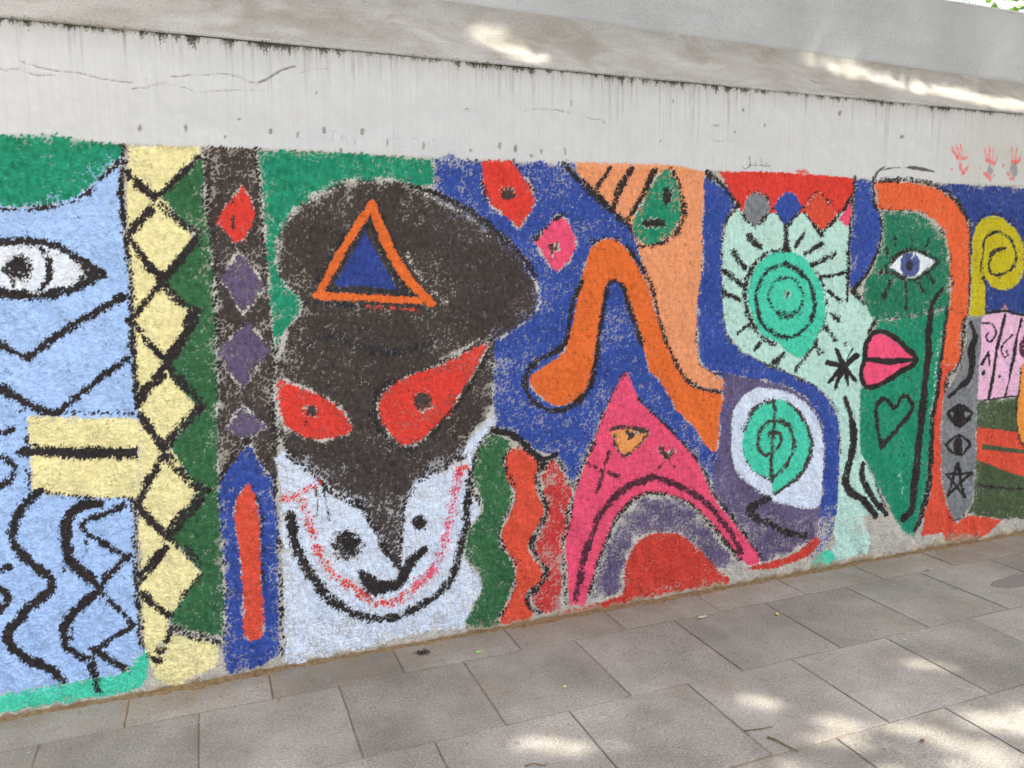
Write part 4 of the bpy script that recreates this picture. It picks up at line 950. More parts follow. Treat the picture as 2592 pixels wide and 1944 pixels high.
 (188,"pit",[2981,2356,2980,2351,2978,2346,2976,2344,2971,2344,2968,2346,2966,2350,2965,2355,2965,2361,2967,2365,2970,2368,2974,2368,2977,2366,2980,2362],0,{"wear":0.35,"rag":0.5,"pit":0.003}),
 (189,"pit",[3403,2266,3402,2263,3398,2259,3391,2257,3385,2257,3378,2258,3373,2261,3372,2264,3373,2268,3377,2271,3383,2273,3390,2273,3397,2272,3401,2269],0,{"wear":0.35,"rag":0.5,"pit":0.003}),
 (190,"pit",[2354,2231,2353,2229,2352,2227,2350,2225,2348,2225,2345,2226,2344,2229,2343,2231,2344,2233,2345,2235,2347,2237,2349,2237,2352,2236,2353,2233],0,{"wear":0.35,"rag":0.5,"pit":0.003}),
 (191,"pit",[2399,2334,2400,2331,2398,2328,2396,2326,2394,2326,2392,2327,2390,2330,2390,2333,2390,2336,2392,2339,2394,2340,2396,2341,2397,2339,2399,2336],0,{"wear":0.35,"rag":0.5,"pit":0.003}),
 (192,"pit",[-618,2281,-579,2264,-555,2271,-523,2266,-491,2256,-434,2261],[11,11,11,11,11,11],{"cov":0.6400000000000001,"rag":0.25,"pit":0.003}),
 (193,"pit",[-530,2297,-498,2287,-452,2277,-404,2274,-356,2273,-308,2263,-288,2259,-238,2255,-198,2255],[14,15,15,14,15,15,15,15,15],{"cov":0.68,"rag":0.25,"pit":0.003}),
 (194,"pit",[-197,2230,-189,2236,-153,2240,-142,2246,-87,2264],[12,13,13,13,13],{"cov":0.6400000000000001,"rag":0.25,"pit":0.003}),
 (195,"pit",[-72,2284,-40,2288,3,2297,51,2300,73,2306,123,2308,167,2300,194,2286],[12,11,12,12,12,12,12,13],{"cov":0.6400000000000001,"rag":0.25,"pit":0.003}),
 (196,"pit",[194,2288,222,2287,257,2302,293,2328,334,2348,363,2358],[16,25,30,32,30,25],{"cov":0.95,"rag":0.25,"pit":0.003}),
 (197,"pit",[-79,2254,-37,2251,26,2239,109,2251,249,2261],[8,9,8,8,9],{"cov":0.4,"rag":0.25,"pit":0.003}),
 (198,"pit",[286,2421,343,2420,363,2406],[10,11,11],{"cov":0.5599999999999999,"rag":0.25,"pit":0.003}),
 (199,"pit",[374,2331,410,2346,482,2358],[8,9,9],{"cov":0.4,"rag":0.25,"pit":0.003}),
 (200,"pit",[1023,2246,1072,2246],[11,11],{"cov":0.48,"rag":0.25,"pit":0.003}),
 (201,"pit",[1285,2254,1321,2266,1417,2270,1493,2263],[12,12,12,12],{"cov":0.52,"rag":0.25,"pit":0.003}),
 (202,"pit",[1554,2251,1608,2243,1647,2242,1663,2228],[14,14,15,16],{"cov":0.5599999999999999,"rag":0.25,"pit":0.003}),
 (203,"pit",[2216,2182,2396,2190],[6,7],{"cov":0.4,"rag":0.25,"pit":0.003}),
]
# ------------------------------------------------------------------ the painted wall
wall = tag(empty('mural_wall', (1.8, Y0, 0)), 'rough plastered wall with a colourful mural of faces under a smooth pale band', 'wall', kind='thing')

PALETTE = {k: np.array(lin(*v)) for k, v in dict(
    plaster=(196, 188, 174), band=(208, 206, 202), black=(50, 44, 44), mask=(72, 63, 58), slate=(50, 50, 54), slate2=(118, 120, 124), ink=(70, 70, 72), pit=(122, 112, 100),
    lblue=(172, 200, 240), white=(232, 236, 240), wblue=(220, 228, 241), green=(34, 142, 106), green2=(40, 124, 92), dgreen=(56, 106, 66), dolive=(78, 92, 62), yellow=(242, 228, 166),
    royal=(55, 80, 156), royal2=(52, 70, 140), royal3=(52, 72, 136), red=(226, 66, 54), red2=(206, 66, 54), redor=(224, 84, 60), crim=(205, 62, 58), handred=(232, 80, 74), orange=(232, 112, 50), orange2=(234, 104, 58), peach=(238, 156, 108), peach2=(240, 160, 90),
    pink=(238, 84, 116), pink2=(228, 88, 116), pink3=(250, 88, 124), lpink=(240, 188, 212), purple=(104, 90, 120), plum=(84, 44, 58), mint=(192, 226, 210), turq=(78, 208, 172), olive=(202, 184, 36), ochre=(236, 150, 66), gray=(132, 133, 134), teal=(100, 160, 170), iris=(84, 94, 142)).items()}

def grid_axis(pts):
    """pts = [(x, spacing), ...] -> coordinates with the spacing interpolated between the knots"""
    out = [pts[0][0]]
    for (a, sa), (b, sb) in zip(pts, pts[1:]):
        x = a
        while True:
            s = sa + (sb - sa) * min(1, (x - a) / (b - a))
            x += s
            if x >= b - 0.4 * s:
                out.append(b); break
            out.append(x)
    return np.array(out)

gx = grid_axis([(XL, 0.09), (-1.3, 0.02), (-0.86, 0.0030), (1.5, 0.0038), (4.75, 0.0062), (5.3, 0.03), (XR, 0.12)])
gz = grid_axis([(-0.03, 0.0034), (2.06, 0.0034), (Z_LIP, 0.0042)])
NX, NZ = len(gx), len(gz)

# --- noise on a regular lattice, resampled to the wall grid
LS = 0.003
LX, LZ = 2160, 864
kx = np.fft.fftfreq(LX, LS)[:, None]
kz = np.fft.rfftfreq(LZ, LS)[None, :]
def bandnoise(seed, lam, bw=0.5, ax=1.0, az=1.0, shear=0.0):
    r = np.random.default_rng(seed).standard_normal((LX, LZ))
    k = np.sqrt((kx * ax + kz * shear) ** 2 + (kz * az) ** 2) + 1e-9
    fl = np.exp(-(np.log(k * lam) / bw) ** 2)
    a = np.fft.irfft2(np.fft.rfft2(r) * fl, s=(LX, LZ))
    return a / a.std()
def rank(a):
    f = a.ravel()
    q = np.sort(f[::7])
    return (np.searchsorted(q, f) / len(q)).reshape(a.shape)
fi = ((gx + 1.2) / LS) % (LX - 1)
fj = ((gz + 0.05) / LS) % (LZ - 1)
i0 = fi.astype(int); j0 = fj.astype(int)
ti = (fi - i0)[:, None]; tj = (fj - j0)[None, :]
def onto(a):
    A = a[i0][:, j0]; B = a[i0 + 1][:, j0]; C = a[i0][:, j0 + 1]; D = a[i0 + 1][:, j0 + 1]
    return (A * (1 - ti) + B * ti) * (1 - tj) + (C * (1 - ti) + D * ti) * tj

worm = np.abs(bandnoise(1, 0.028, 0.4, 1.0, 1.0, 0.5))
grain = bandnoise(2, 0.013, 0.5)
U = onto(rank(0.78 * rank(worm) + 0.22 * rank(grain)))            # where paint clings (0 = pit, 1 = crest)
worm2 = np.abs(bandnoise(3, 0.020, 0.45, 1.0, 1.1, -0.5))
V = onto(rank(0.7 * rank(worm2) + 0.3 * rank(bandnoise(4, 0.010, 0.5))))
WARP = onto(bandnoise(5, 0.012, 0.6)) * 0.0022 + onto(bandnoise(6, 0.034, 0.6)) * 0.0022
HAIR = onto(bandnoise(61, 0.0095, 0.4, 1.0, 0.42, 0.35)) * 0.0042     # upright bristle marks
LOW = onto(rank(bandnoise(7, 0.12, 0.6)))
LOW2 = onto(rank(bandnoise(8, 0.35, 0.6, 1.3, 1.0)))
TONE = onto(bandnoise(9, 0.045, 0.6, 0.7, 1.2))
H1 = onto(rank(worm)); H2 = onto(bandnoise(10, 0.055, 0.6)); H3 = onto(bandnoise(11, 0.011, 0.45)); H4 = onto(bandnoise(12, 0.17, 0.6, 0.8, 1.5))
del worm, grain, worm2

# --- base colours
X2 = gx[:, None]; Z2 = gz[None, :]
edge_z = Z_BAND + 0.006 * np.sin(gx * 3.1)[:, None] + 0.010 * (gx < 0.1)[:, None] * (0.1 - gx)[:, None] + WARP * 0.8
is_band = Z2 > edge_z
col = np.empty((NX, NZ, 3)); col[:] = PALETTE['plaster']
col *= (0.90 + 0.16 * LOW[..., None]) * (0.86 + 0.2 * np.clip(U * 1.6, 0, 1)[..., None])
bandc = PALETTE['band'] * (0.94 + 0.08 * LOW2[..., None] + 0.04 * LOW[..., None])
col[is_band] = bandc[is_band]
def smooth1d(seed, lam, n=NX):
    r = np.random.default_rng(seed)
    kn = np.arange(XL - 1, XR + 1, lam)
    return np.interp(gx, kn, r.random(len(kn)))
# rain streaks and lichen under the lip of the band
dz = Z_LIP + 0.012 - Z2
fine = smooth1d(21, 0.006); mid = smooth1d(22, 0.02); wide = smooth1d(23, 0.16); huge = smooth1d(24, 0.7)
ln = 0.006 + 0.045 * (fine * 0.45 + mid * 0.55) ** 2 * (0.5 + 1.1 * wide)
mossy = np.clip((ln[:, None] * (1.0 + 0.25 * H3) - dz) / 0.006, 0, 1) * np.clip(0.35 + 1.3 * wide, 0, 1)[:, None]
mossy *= np.clip((U + 0.55), 0, 1)
vfine = smooth1d(25, 0.0045); vlen = smooth1d(26, 0.009)
lg = 0.02 + 0.40 * (vlen ** 2) * (0.1 + 0.9 * wide) * (0.35 + huge)
streak = np.clip((lg[:, None] - dz) / lg[:, None], 0, 1) ** 0.7 * (vfine[:, None] ** 1.6) * (0.35 + 0.9 * LOW)
grime = np.clip(1 - dz / 0.14, 0, 1) ** 2 * (0.4 + 0.6 * huge[:, None])
stainR = np.clip((X2 - 3.55) / 0.5, 0, 1) * (0.3 + 0.5 * LOW2) * 0.6
def blend(a, c):
    global col
    a = np.clip(a, 0, 1)[..., None]
    col = col * (1 - a) + np.asarray(c) * a
bm_ = is_band.astype(float)
blend(stainR * bm_, lin(176, 170, 150))
blend(grime * 0.55 * bm_, lin(168, 160, 146))
blend(np.clip(0.5 - V, 0, 1) * 0.10 * bm_, lin(150, 146, 138))
blend(np.clip(LOW2 * 1.6 - 0.8, 0, 1) * 0.16 * bm_, lin(190, 184, 172))
blend(np.clip(vfine * 1.5 - 0.6, 0, 1)[:, None] * 0.16 * (0.3 + LOW2) * bm_, lin(160, 156, 148))
blend(streak * 0.62 * bm_, lin(128, 120, 110))
blend(mossy * 0.9 * bm_, lin(84, 74, 58))
blend((dz < 0.004) * 0.5 * (0.4 + 0.6 * mid[:, None]) * bm_, lin(112, 116, 78))
# line of dust and overspray where the rough plaster begins
blend(np.clip(1 - np.abs(Z2 - edge_z) / 0.010, 0, 1) * 0.35 * LOW, lin(150, 142, 128))

ids = np.where(is_band, -2, -1).astype(np.int32)
pit = np.zeros((NX, NZ))

def catmull(P, closed, m=4):
    n = len(P); out = []
    rng = range(n) if closed else range(n - 1)
    for i in rng:
        if closed: a, b, c, d = P[i - 1], P[i], P[(i + 1) % n], P[(i + 2) % n]
        else: a, b, c, d = P[max(i - 1, 0)], P[i], P[i + 1], P[min(i + 2, n - 1)]
        for s in range(m):
            t = s / m
            out.append(0.5 * (2 * b + (c - a) * t + (2 * a - 5 * b + 4 * c - d) * t * t + (3 * b - a - 3 * c + d) * t ** 3))
    if not closed: out.append(P[-1])
    return np.array(out)

def window(P, pad):
    a = np.searchsorted(gx, P[:, 0].min() - pad); b = np.searchsorted(gx, P[:, 0].max() + pad)
    c = np.searchsorted(gz, P[:, 1].min() - pad); d = np.searchsorted(gz, P[:, 1].max() + pad)
    return a, b, c, d

for _k in PALETTE:
    if _k not in ('plaster', 'band', 'pit', 'ink', 'teal'):
        PALETTE[_k] = PALETTE[_k] * 0.985 + PALETTE['plaster'] * 0.015      # slight plaster-grey haze mixed into the paint colours
HALO_C = np.array(lin(206, 201, 190))
def brush(obj, cname, pts, hw, o):
    P = np.array(pts, float).reshape(-1, 2) / 1000.0
    fill = hw == 0
    base = PALETTE[cname]
    rag = o.get('rag', 1.0)
    cov = o.get('cov', 1.0)
    halo = o.get('halo', 0.006 if fill and rag >= 0.8 else 0.0)
    if halo > 1: halo /= 1000.0
    edge = 0.0055 * min(1.0, 0.3 + 0.7 * rag)
    pad = halo + edge + 0.02
    if fill:
        if not o.get('sh'): P = catmull(P, True, 3)
        a, b, c, d = window(P, pad)
        if b <= a + 1 or d <= c + 1: return
        gX = gx[a:b, None]; gZ = gz[None, c:d]
        d2 = np.full((b - a, d - c), 1e9); ins = np.zeros((b - a, d - c), bool)
        Q = np.roll(P, -1, axis=0)
        for (x1, z1), (x2, z2) in zip(P, Q):
            ex, ez = x2 - x1, z2 - z1
            L = ex * ex + ez * ez
            if L < 1e-12: continue
            t = np.clip(((gX - x1) * ex + (gZ - z1) * ez) / L, 0, 1)
            d2 = np.minimum(d2, (gX - x1 - t * ex) ** 2 + (gZ - z1 - t * ez) ** 2)
            if z1 != z2:
                row = ((z1 > gZ) != (z2 > gZ))
                ins ^= row & (gX < x1 + (gZ - z1) * ex / ez)
        sd = np.sqrt(d2); sd[~ins] *= -1
    else:
        W = np.array(hw, float) / 10000.0
        PW = catmull(np.c_[P, W], False, 4) if not o.get('sh') else np.c_[P, W]
        a, b, c, d = window(PW[:, :2], pad + PW[:, 2].max())
        if b <= a + 1 or d <= c + 1: return
        gX = gx[a:b, None]; gZ = gz[None, c:d]
        sd = np.full((b - a, d - c), -1e9)
        for (x1, z1, w1), (x2, z2, w2) in zip(PW, PW[1:]):
            ex, ez = x2 - x1, z2 - z1
            L = ex * ex + ez * ez
            if L < 1e-12: continue
            t = np.clip(((gX - x1) * ex + (gZ - z1) * ez) / L, 0, 1)
            dist = np.sqrt((gX - x1 - t * ex) ** 2 + (gZ - z1 - t * ez) ** 2)
            sd = np.maximum(sd, w1 + (w2 - w1) * t - dist)
    sl = (slice(a, b), slice(c, d))
    u = U[sl]; low = LOW[sl]
    sd = sd + WARP[sl] * rag * (1.0 if fill else 1.15) + (0 if fill else (low - 0.62) * 0.007 * min(rag, 1)) + HAIR[sl] * min(rag, 1.5) * (0.45 if fill else 1.0)
    p = np.clip(sd / (2 * edge) + 0.5, 0, 1)
    p = p * p * (3 - 2 * p)
    if fill:
        wear = o.get('wear', 0.02)
        wv = max(wear, 0.10 if base.mean() < 0.22 else 0.05) * (0.35 + 0.6 * low + 0.7 * LOW2[sl] ** 2)
        if wear < 0: wv = 0.0
        elif rag >= 0.8: wv = wv + ((0.26 if base.mean() < 0.22 and base.max() < 0.42 else 0.11) + wear * 0.8) * (0.3 + 1.4 * low) * np.exp(-np.clip(sd, 0, 1) / 0.026)
        p = p * (1.08 - wv)
    else:
        core = 1.14 if cov > 0.96 else 1.03 if cov > 0.83 else 1.0
        p = p * np.clip(cov * core + (low - 0.5) * 0.35 * (1 - cov + 0.2), 0, 1.15)
    if halo > 0:
        h = np.clip((sd + halo) / (halo * 0.6), 0, 1) * (sd < edge) * (0.08 + 0.75 * low)
        ha = np.clip((V[sl] - (1 - h)) / 0.15 + 0.5, 0, 1) * (h > 0.02)
        col[sl] = col[sl] * (1 - ha[..., None]) + HALO_C * (0.9 + 0.1 * low[..., None]) * ha[..., None]
    al = np.clip((u - (1 - p)) / 0.16 + 0.5, 0, 1) * (p > 0.03)
    if fill: al = np.maximum(al, 0.42 * np.clip(sd / 0.01, 0, 1) * (p > 0.3))
    if P[:, 1].mean() > Z_BAND: al = np.clip(p, 0, 1) * (0.75 + 0.25 * V[sl])
    tone = (1 + (0.05 if base.max() > 0.4 else 0.10) * TONE[sl] + 0.16 * (LOW2[sl] - 0.5) * (0.35 if base.max() > 0.5 else 0.8))[..., None]
    col[sl] = col[sl] * (1 - al[..., None]) + base * np.clip(tone, 0.6, 1.4) * al[..., None]
    if 'pit' in o:
        pit[sl] = np.maximum(pit[sl], o['pit'] * np.clip(sd / 0.003 + 0.5, 0, 1))
    if fill or cov >= 0.5 or cname in ('teal', 'pit'):
        m = sd > (0 if fill else -0.001)
        ids[sl][m] = obj

for s in STROKES:
    brush(*s)

# grime splashed on the wall foot, bare plaster showing through
foot = 0.006 + 0.022 * LOW + 0.012 * (H2 * 0.5) + 0.03 * np.clip((X2 - 1.0) / 2.5, 0, 1) * LOW2
rightw = np.clip((X2 - 0.9) / 2.2, 0, 1)
fw = np.clip((0.030 + 0.045 * LOW2 + 0.05 * rightw * LOW - Z2) / 0.07, 0, 1) * (0.5 + 0.2 * rightw)
blend(np.clip((fw - U) / 0.18, 0, 1) * 0.85, np.array(lin(178, 164, 138)))
fa = np.clip((foot - Z2) / 0.02, 0, 1)
blend(np.clip((U - (1 - fa)) / 0.2 + 0.5, 0, 1) * (fa > 0.02) * 0.85, lin(168, 150, 122))
fb = np.clip((foot * 0.55 - Z2) / 0.016, 0, 1)
blend(fb * (0.35 + 0.6 * V), lin(120, 94, 64))
# specks of old paint and dust, plus painted pore shadows, over the rough part
bright = np.clip(col.mean(-1) / 0.30, 0, 1)
spk = np.clip((0.11 + 0.13 * (LOW - 0.4) - V) / 0.05, 0, 1) * (Z2 < edge_z)
col *= (1 - spk * (0.12 + 0.40 * bright))[..., None]
spl = np.clip((0.05 + 0.05 * (LOW2 - 0.4) - (1 - V)) / 0.03, 0, 1) * (Z2 < edge_z) * (1 - bright)
blend(spl * 0.4, lin(150, 142, 134))

# relief: rough cast plaster below, trowelled band above
roughm = np.clip((edge_z - Z2) / 0.012, 0, 1)
relief = roughm * ((H1 - 0.5) * 0.0040 + np.clip(H2, -2, 2) * 0.0008 + np.clip(H4, -2.2, 2.2) * 0.0032 + np.clip(H3, -2.5, 2.5) * 0.0013)
band_r = (1 - roughm) * (np.clip(H2, -2, 2) * 0.0003 + (LOW2 - 0.5) * 0.003)
yy = Y0 - relief - band_r + pit - (1 - roughm) * 0.003
flare = np.clip((gx - 4.9) / 1.0, 0, 1)[:, None] + np.clip((-0.95 - gx) / 0.5, 0, 1)[:, None]
yy = yy * 1.0
co = np.empty((NX, NZ, 3), np.float32)
co[..., 0] = X2; co[..., 1] = yy; co[..., 2] = Z2
# no piece of paint smaller than the brush: majority filter
for _ in range(2):
    q = ids.copy()
    up, dn, lf, rt = ids[1:-1, 2:], ids[1:-1, :-2], ids[:-2, 1:-1], ids[2:, 1:-1]
    c0 = q[1:-1, 1:-1]
    same = (up == dn) & ((lf == up) | (rt == up)) & (c0 != up)
    c0[same] = up[same]
    same = (lf == rt) & ((up == lf) | (dn == lf)) & (c0 != lf)
    c0[same] = lf[same]
    ids = q
fid = ids[:-1, :-1]
vidx = np.arange(NX * NZ, dtype=np.int64).reshape(NX, NZ)
quads = np.stack([vidx[:-1, :-1], vidx[1:, :-1], vidx[1:, 1:], vidx[:-1, 1:]], -1)
cof = co.reshape(-1, 3)
colf = np.concatenate([np.clip(col, 0.004, 0.95), np.ones((NX, NZ, 1))], -1).reshape(-1, 4).astype(np.float32)

def patch(name, code, mat, parent):
    f = quads[fid == code]
    if len(f) < 4: return None
    used, inv = np.unique(f.ravel(), return_inverse=True)
    me = mesh_from(name, cof[used], inv.reshape(-1, 4), True)
    at = me.color_attributes.new('paint', 'FLOAT_COLOR', 'POINT')
    at.data.foreach_set('color', colf[used].ravel())
    return link(name, me, mat, parent)

tag(patch('rough_plaster', -1, M_WALL, wall), 'bare rough plaster between the painted shapes')
tag(patch('smooth_band', -2, M_BAND, wall), 'smooth pale rendered band with dark drip stains')
made = {}
for k, (name, par, label) in enumerate(PAINTED):
    mat = M_BAND if (np.median(gz[np.where(ids == k)[1]]) > Z_BAND if (ids == k).any() else False) else M_WALL
    o = patch(name, k, mat, wall if par < 0 else None)
    if o is None:
        print('EMPTY', k, name); continue
    made[k] = o
    if par >= 0:
        o.parent = made[par]
    if label: o['label'] = label
print('wall grid', NX, NZ, 'faces', fid.size)

# solid body of the wall, lip and sloped ledge
def prism(name, prof, x0, x1, mat, parent):
    """closed (y, z) profile swept along x"""
    n = len(prof)
    v = [(x0, y, z) for y, z in prof] + [(x1, y, z) for y, z in prof]
    bm = bmesh.new()
    bv = [bm.verts.new(p) for p in v]
    for i in range(n):
        j = (i + 1) % n
        bm.faces.new((bv[i], bv[j], bv[n + j], bv[n + i]))
    bm.faces.new(bv[:n][::-1]); bm.faces.new(bv[n:])
    bmesh.ops.recalc_face_normals(bm, faces=bm.faces)
    me = bpy.data.meshes.new(name); bm.to_mesh(me); bm.free()
    return link(name, me, mat, parent)
prism('wall_core', [(Y0 + 0.02, -0.3), (Y0 + 0.02, Z_LIP - 0.005), (Y_UP - 0.01, Z_LIP - 0.005), (Y_UP - 0.01, -0.3)], XL, XR, M_CORE, wall)

sx = grid_axis([(XL, 0.1), (-0.9, 0.02), (5.0, 0.02), (XR, 0.1)])
rl = np.random.default_rng(77)
def wob(n, amp):
    a = rl.standard_normal(n)
    k = np.hanning(25); k /= k.sum()
    return np.convolve(a, k, 'same') * amp * 3
# lip
lipn = 9
ang = np.linspace(-0.2, math.pi * 0.75, lipn)
w1 = wob(len(sx), 0.0012); w2 = wob(len(sx), 0.0012)
V_ = []
for i, x in enumerate(sx):
    for t in range(lipn):
        a = ang[t]
        y = Y0 + 0.008 - math.cos(a) * 0.015 + w1[i]
        z = Z_LIP + 0.003 + math.sin(a) * 0.013 + w2[i]
        V_.append((x, y, z))
F_ = [(i * lipn + t, (i + 1) * lipn + t, (i + 1) * lipn + t + 1, i * lipn + t + 1) for i in range(len(sx) - 1) for t in range(lipn - 1)]
lip = link('ledge_lip', mesh_from('ledge_lip', V_, F_, True), M_LEDGE, wall)
tag(lip, 'thin rounded lip along the top of the pale band')
# sloped ledge, ruled between lip and seam
n = 26
V_ = []
und = rl.standard_normal((len(sx), n))
for a in (0, 1):
    k = np.hanning(13 if a == 0 else 7); k /= k.sum()
    und = np.apply_along_axis(lambda r: np.convolve(r, k, 'same'), a, und)
for i, x in enumerate(sx):
    ya, za = Y0 + 0.014 + w1[i], Z_LIP + 0.0115 + w2[i]
    yb, zb = Y_UP + 0.004, z_seam(x)
    for t in range(n):
        s = t / (n - 1)
        fil = max(0.0, (s - 0.72) / 0.28)
        sag = -0.012 * math.sin(math.pi * s) + und[i, t] * 0.012 * min(1, 6 * s * (1 - s) * 2)
        V_.append((x, ya + (yb - ya) * s - 0.6 * sag, za + (zb - za) * s + 0.8 * sag + 0.035 * fil ** 2.4))
F_ = [(i * n + t, (i + 1) * n + t, (i + 1) * n + t + 1, i * n + t + 1) for i in range(len(sx) - 1) for t in range(n - 1)]
ledge = link('sloped_ledge', mesh_from('sloped_ledge', V_, F_, True), M_LEDGE, wall)
tag(ledge, 'sloping dirty concrete ledge on top of the pale band')

# ------------------------------------------------------------------ upper wall
upper = tag(empty('parapet_wall', (1.8, Y_UP, 0)), 'plain grey upper wall rising behind the sloping ledge', 'wall', kind='thing')
n = 40
V_ = []; D_ = []
und = rl.standard_normal((len(sx), n))
for a in (0, 1):
    k = np.hanning(21 if a == 0 else 9); k /= k.sum()
    und = np.apply_along_axis(lambda r: np.convolve(r, k, 'same'), a, und)
dn = wob(len(sx), 0.25)
for i, x in enumerate(sx):
    z0 = z_seam(x) - 0.05
    for t in range(n):
        s = t / (n - 1)
        z = z0 + (Z_UP - z0) * s
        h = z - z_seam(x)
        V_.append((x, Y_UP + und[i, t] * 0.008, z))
        d = max(0, 1 - h / (0.045 + 0.02 * dn[i])) ** 1.3 * (0.75 + 0.3 * dn[i])  # darker tone fades out upwards from the ledge seam
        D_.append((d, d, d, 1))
F_ = [(i * n + t, (i + 1) * n + t, (i + 1) * n + t + 1, i * n + t + 1) for i in range(len(sx) - 1) for t in range(n - 1)]
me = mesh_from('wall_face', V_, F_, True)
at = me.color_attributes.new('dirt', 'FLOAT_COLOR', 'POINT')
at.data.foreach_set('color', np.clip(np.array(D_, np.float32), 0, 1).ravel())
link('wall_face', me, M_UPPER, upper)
prism('wall_body', [(Y_UP + 0.02, -0.3), (Y_UP + 0.02, Z_UP - 0.012), (Y_UP + 0.016, Z_UP - 0.004), (Y_UP + 0.25, Z_UP - 0.004), (Y_UP + 0.25, -0.3)], XL, XR, M_CORE, upper)
prism('coping', [(Y_UP - 0.002, Z_UP - 0.004), (Y_UP + 0.002, Z_UP + 0.006), (Y_UP + 0.26, Z_UP + 0.006), (Y_UP + 0.26, Z_UP - 0.004)], XL, XR, M_UPPER, upper)

# ------------------------------------------------------------------ moss, dirt, litter
def blades(name, pts, mat, parent, hmin, hmax, w, down=0.0):
    V_, F_ = [], []
    for (x, y, z) in pts:
        a = random.uniform(0, math.tau); h = random.uniform(hmin, hmax)
        dx, dy = math.cos(a) * w, math.sin(a) * w
        lx, ly = random.uniform(-1, 1) * h * 0.7, -abs(random.gauss(0, 0.5)) * h
        tz = h * (random.uniform(0.3, 1) if random.random() > down else -random.uniform(0.4, 1.2))
        b = len(V_)
        V_ += [(x - dx, y - dy, z), (x + dx, y + dy, z), (x + lx, y + ly, z + tz)]
        F_.append((b, b + 1, b + 2))
    return link(name, mesh_from(name, V_, F_), mat, parent)
mp = []
xs = np.random.default_rng(4).uniform(-1.2, 5.4, 15000)
wv = np.interp(xs, gx, wide); mv = np.interp(xs, gx, mid)
for x, a, b in zip(xs, wv, mv):
    if random.random() < (0.15 + 0.9 * a) * (b ** 1.5):
        mp.append((x, Y0 - 0.006 + random.uniform(-0.004, 0.004), Z_LIP + random.gauss(0, 0.006) - 0.004))
tag(blades('moss', mp, M_MOSS, wall, 0.004, 0.012, 0.0015, 0.55), 'dark moss tufts clinging under the ledge lip', kind='stuff')

# dirt heaped along the foot of the wall
dxs = grid_axis([(XL, 0.08), (-0.9, 0.012), (5.2, 0.02), (XR, 0.1)])
rr = np.random.default_rng(8)
def n1(lam):
    kn = np.arange(XL - 1, XR + 1, lam); return np.interp(dxs, kn, rr.random(len(kn)))
wd = 0.010 + 0.034 * n1(0.35) * n1(0.05) + 0.02 * n1(0.02)
hg = 0.003 + 0.008 * n1(0.3) * n1(0.03)
V_ = []
for x, w_, h_ in zip(dxs, wd, hg):
    for s in (0, 0.25, 0.5, 0.75, 1):
        V_.append((x, Y0 - 0.012 + 0.03 - (w_ + 0.03) * s + random.uniform(-1, 1) * 0.002, max(0.0015, h_ * (1 - s) ** 1.4 + random.uniform(0, 0.003)) if s < 1 else -0.004))
F_ = [(i * 5 + t, i * 5 + t + 1, (i + 1) * 5 + t + 1, (i + 1) * 5 + t) for i in range(len(dxs) - 1) for t in range(4)]
dirt = link('dirt', mesh_from('dirt', V_, F_, True), M_DIRT, pavement)
tag(dirt, 'brown dirt gathered along the foot of the wall', kind='stuff')

def blob_patch(name, x, y, rx, ry, z, mat, parent, seed, rot=0.0, h=0.0006, k=26):
    r = random.Random(seed)
    pts = []
    for i in range(k):
        a = math.tau * i / k; q = 1 + r.uniform(-0.06, 0.06)
        px, py = math.cos(a) * rx * q, math.sin(a) * ry * q
        pts.append((x + px * math.cos(rot) - py * math.sin(rot), y + px * math.sin(rot) + py * math.cos(rot)))
    V_ = [(a, b, z) for a, b in pts] + [(x + (a - x) * .85, y + (b - y) * .85, z + h) for a, b in pts] + [(x, y, z + h)]
    bm = bmesh.new(); bv = [bm.verts.new(p) for p in V_]
    for i in range(k):
        j = (i + 1) % k
        bm.faces.new((bv[i], bv[j], bv[k + j], bv[k + i])); bm.faces.new((bv[k + i], bv[k + j], bv[2 * k]))
    me = bpy.data.meshes.new(name); bm.to_mesh(me); bm.free()
    return link(name, me, mat, parent)
M_TAR = mat_soil('dark_stain', lin(112, 107, 104), lin(138, 132, 127), 90)
tag(blob_patch('stain', 3.87, 2.615, 0.26, 0.062, 0.0022, M_TAR, pavement, 3, 0.0), 'dark oval stain on a paver near the right edge')

def leaf_mesh(name, L, W, curl):
    V_, F_ = [], []
    n = 6
    for i in range(n + 1):
        s = i / n
        w = W * math.sin(math.pi * min(1, s * 0.96 + 0.04)) ** 0.8 * 0.5
        z = 0.003 + curl * L * (s - 0.5) ** 2
        V_ += [(L * (s - 0.5), -w, z + w * 0.3), (L * (s - 0.5), 0, z), (L * (s - 0.5), w, z + w * 0.3)]
    for i in range(n):
        a = i * 3
        F_ += [(a, a + 3, a + 4, a + 1), (a + 1, a + 4, a + 5, a + 2)]
    return mesh_from(name, V_, F_, True)
M_LG = mat_plain('fresh_leaf', lin(120, 200, 60), lin(170, 230, 90), 40, 0.6)
M_LY = mat_plain('yellow_leaf', lin(190, 180, 60), lin(220, 205, 110), 40, 0.7)
M_LP = mat_plain('pale_leaf', lin(170, 172, 140), lin(205, 200, 170), 40, 0.8)
M_LB = mat_plain('dry_leaf', lin(96, 66, 40), lin(130, 92, 58), 40, 0.9)
M_TWIG = mat_plain('twig', lin(94, 74, 50), lin(134, 112, 84), 60, 0.9)
def fallen(x, y, L, W, rz, mat, label, curl=0.25):
    o = link('fallen_leaf', leaf_mesh('fallen_leaf', L, W, curl), mat)
    o.location = (x, y, 0.001); o.rotation_euler = (0, 0, rz)
    return tag(o, label, 'leaf')
fallen(0.984, 2.942, 0.030, 0.012, 0.2, M_LG, 'bright green leaf scrap on the edging pavers below the white jaw')
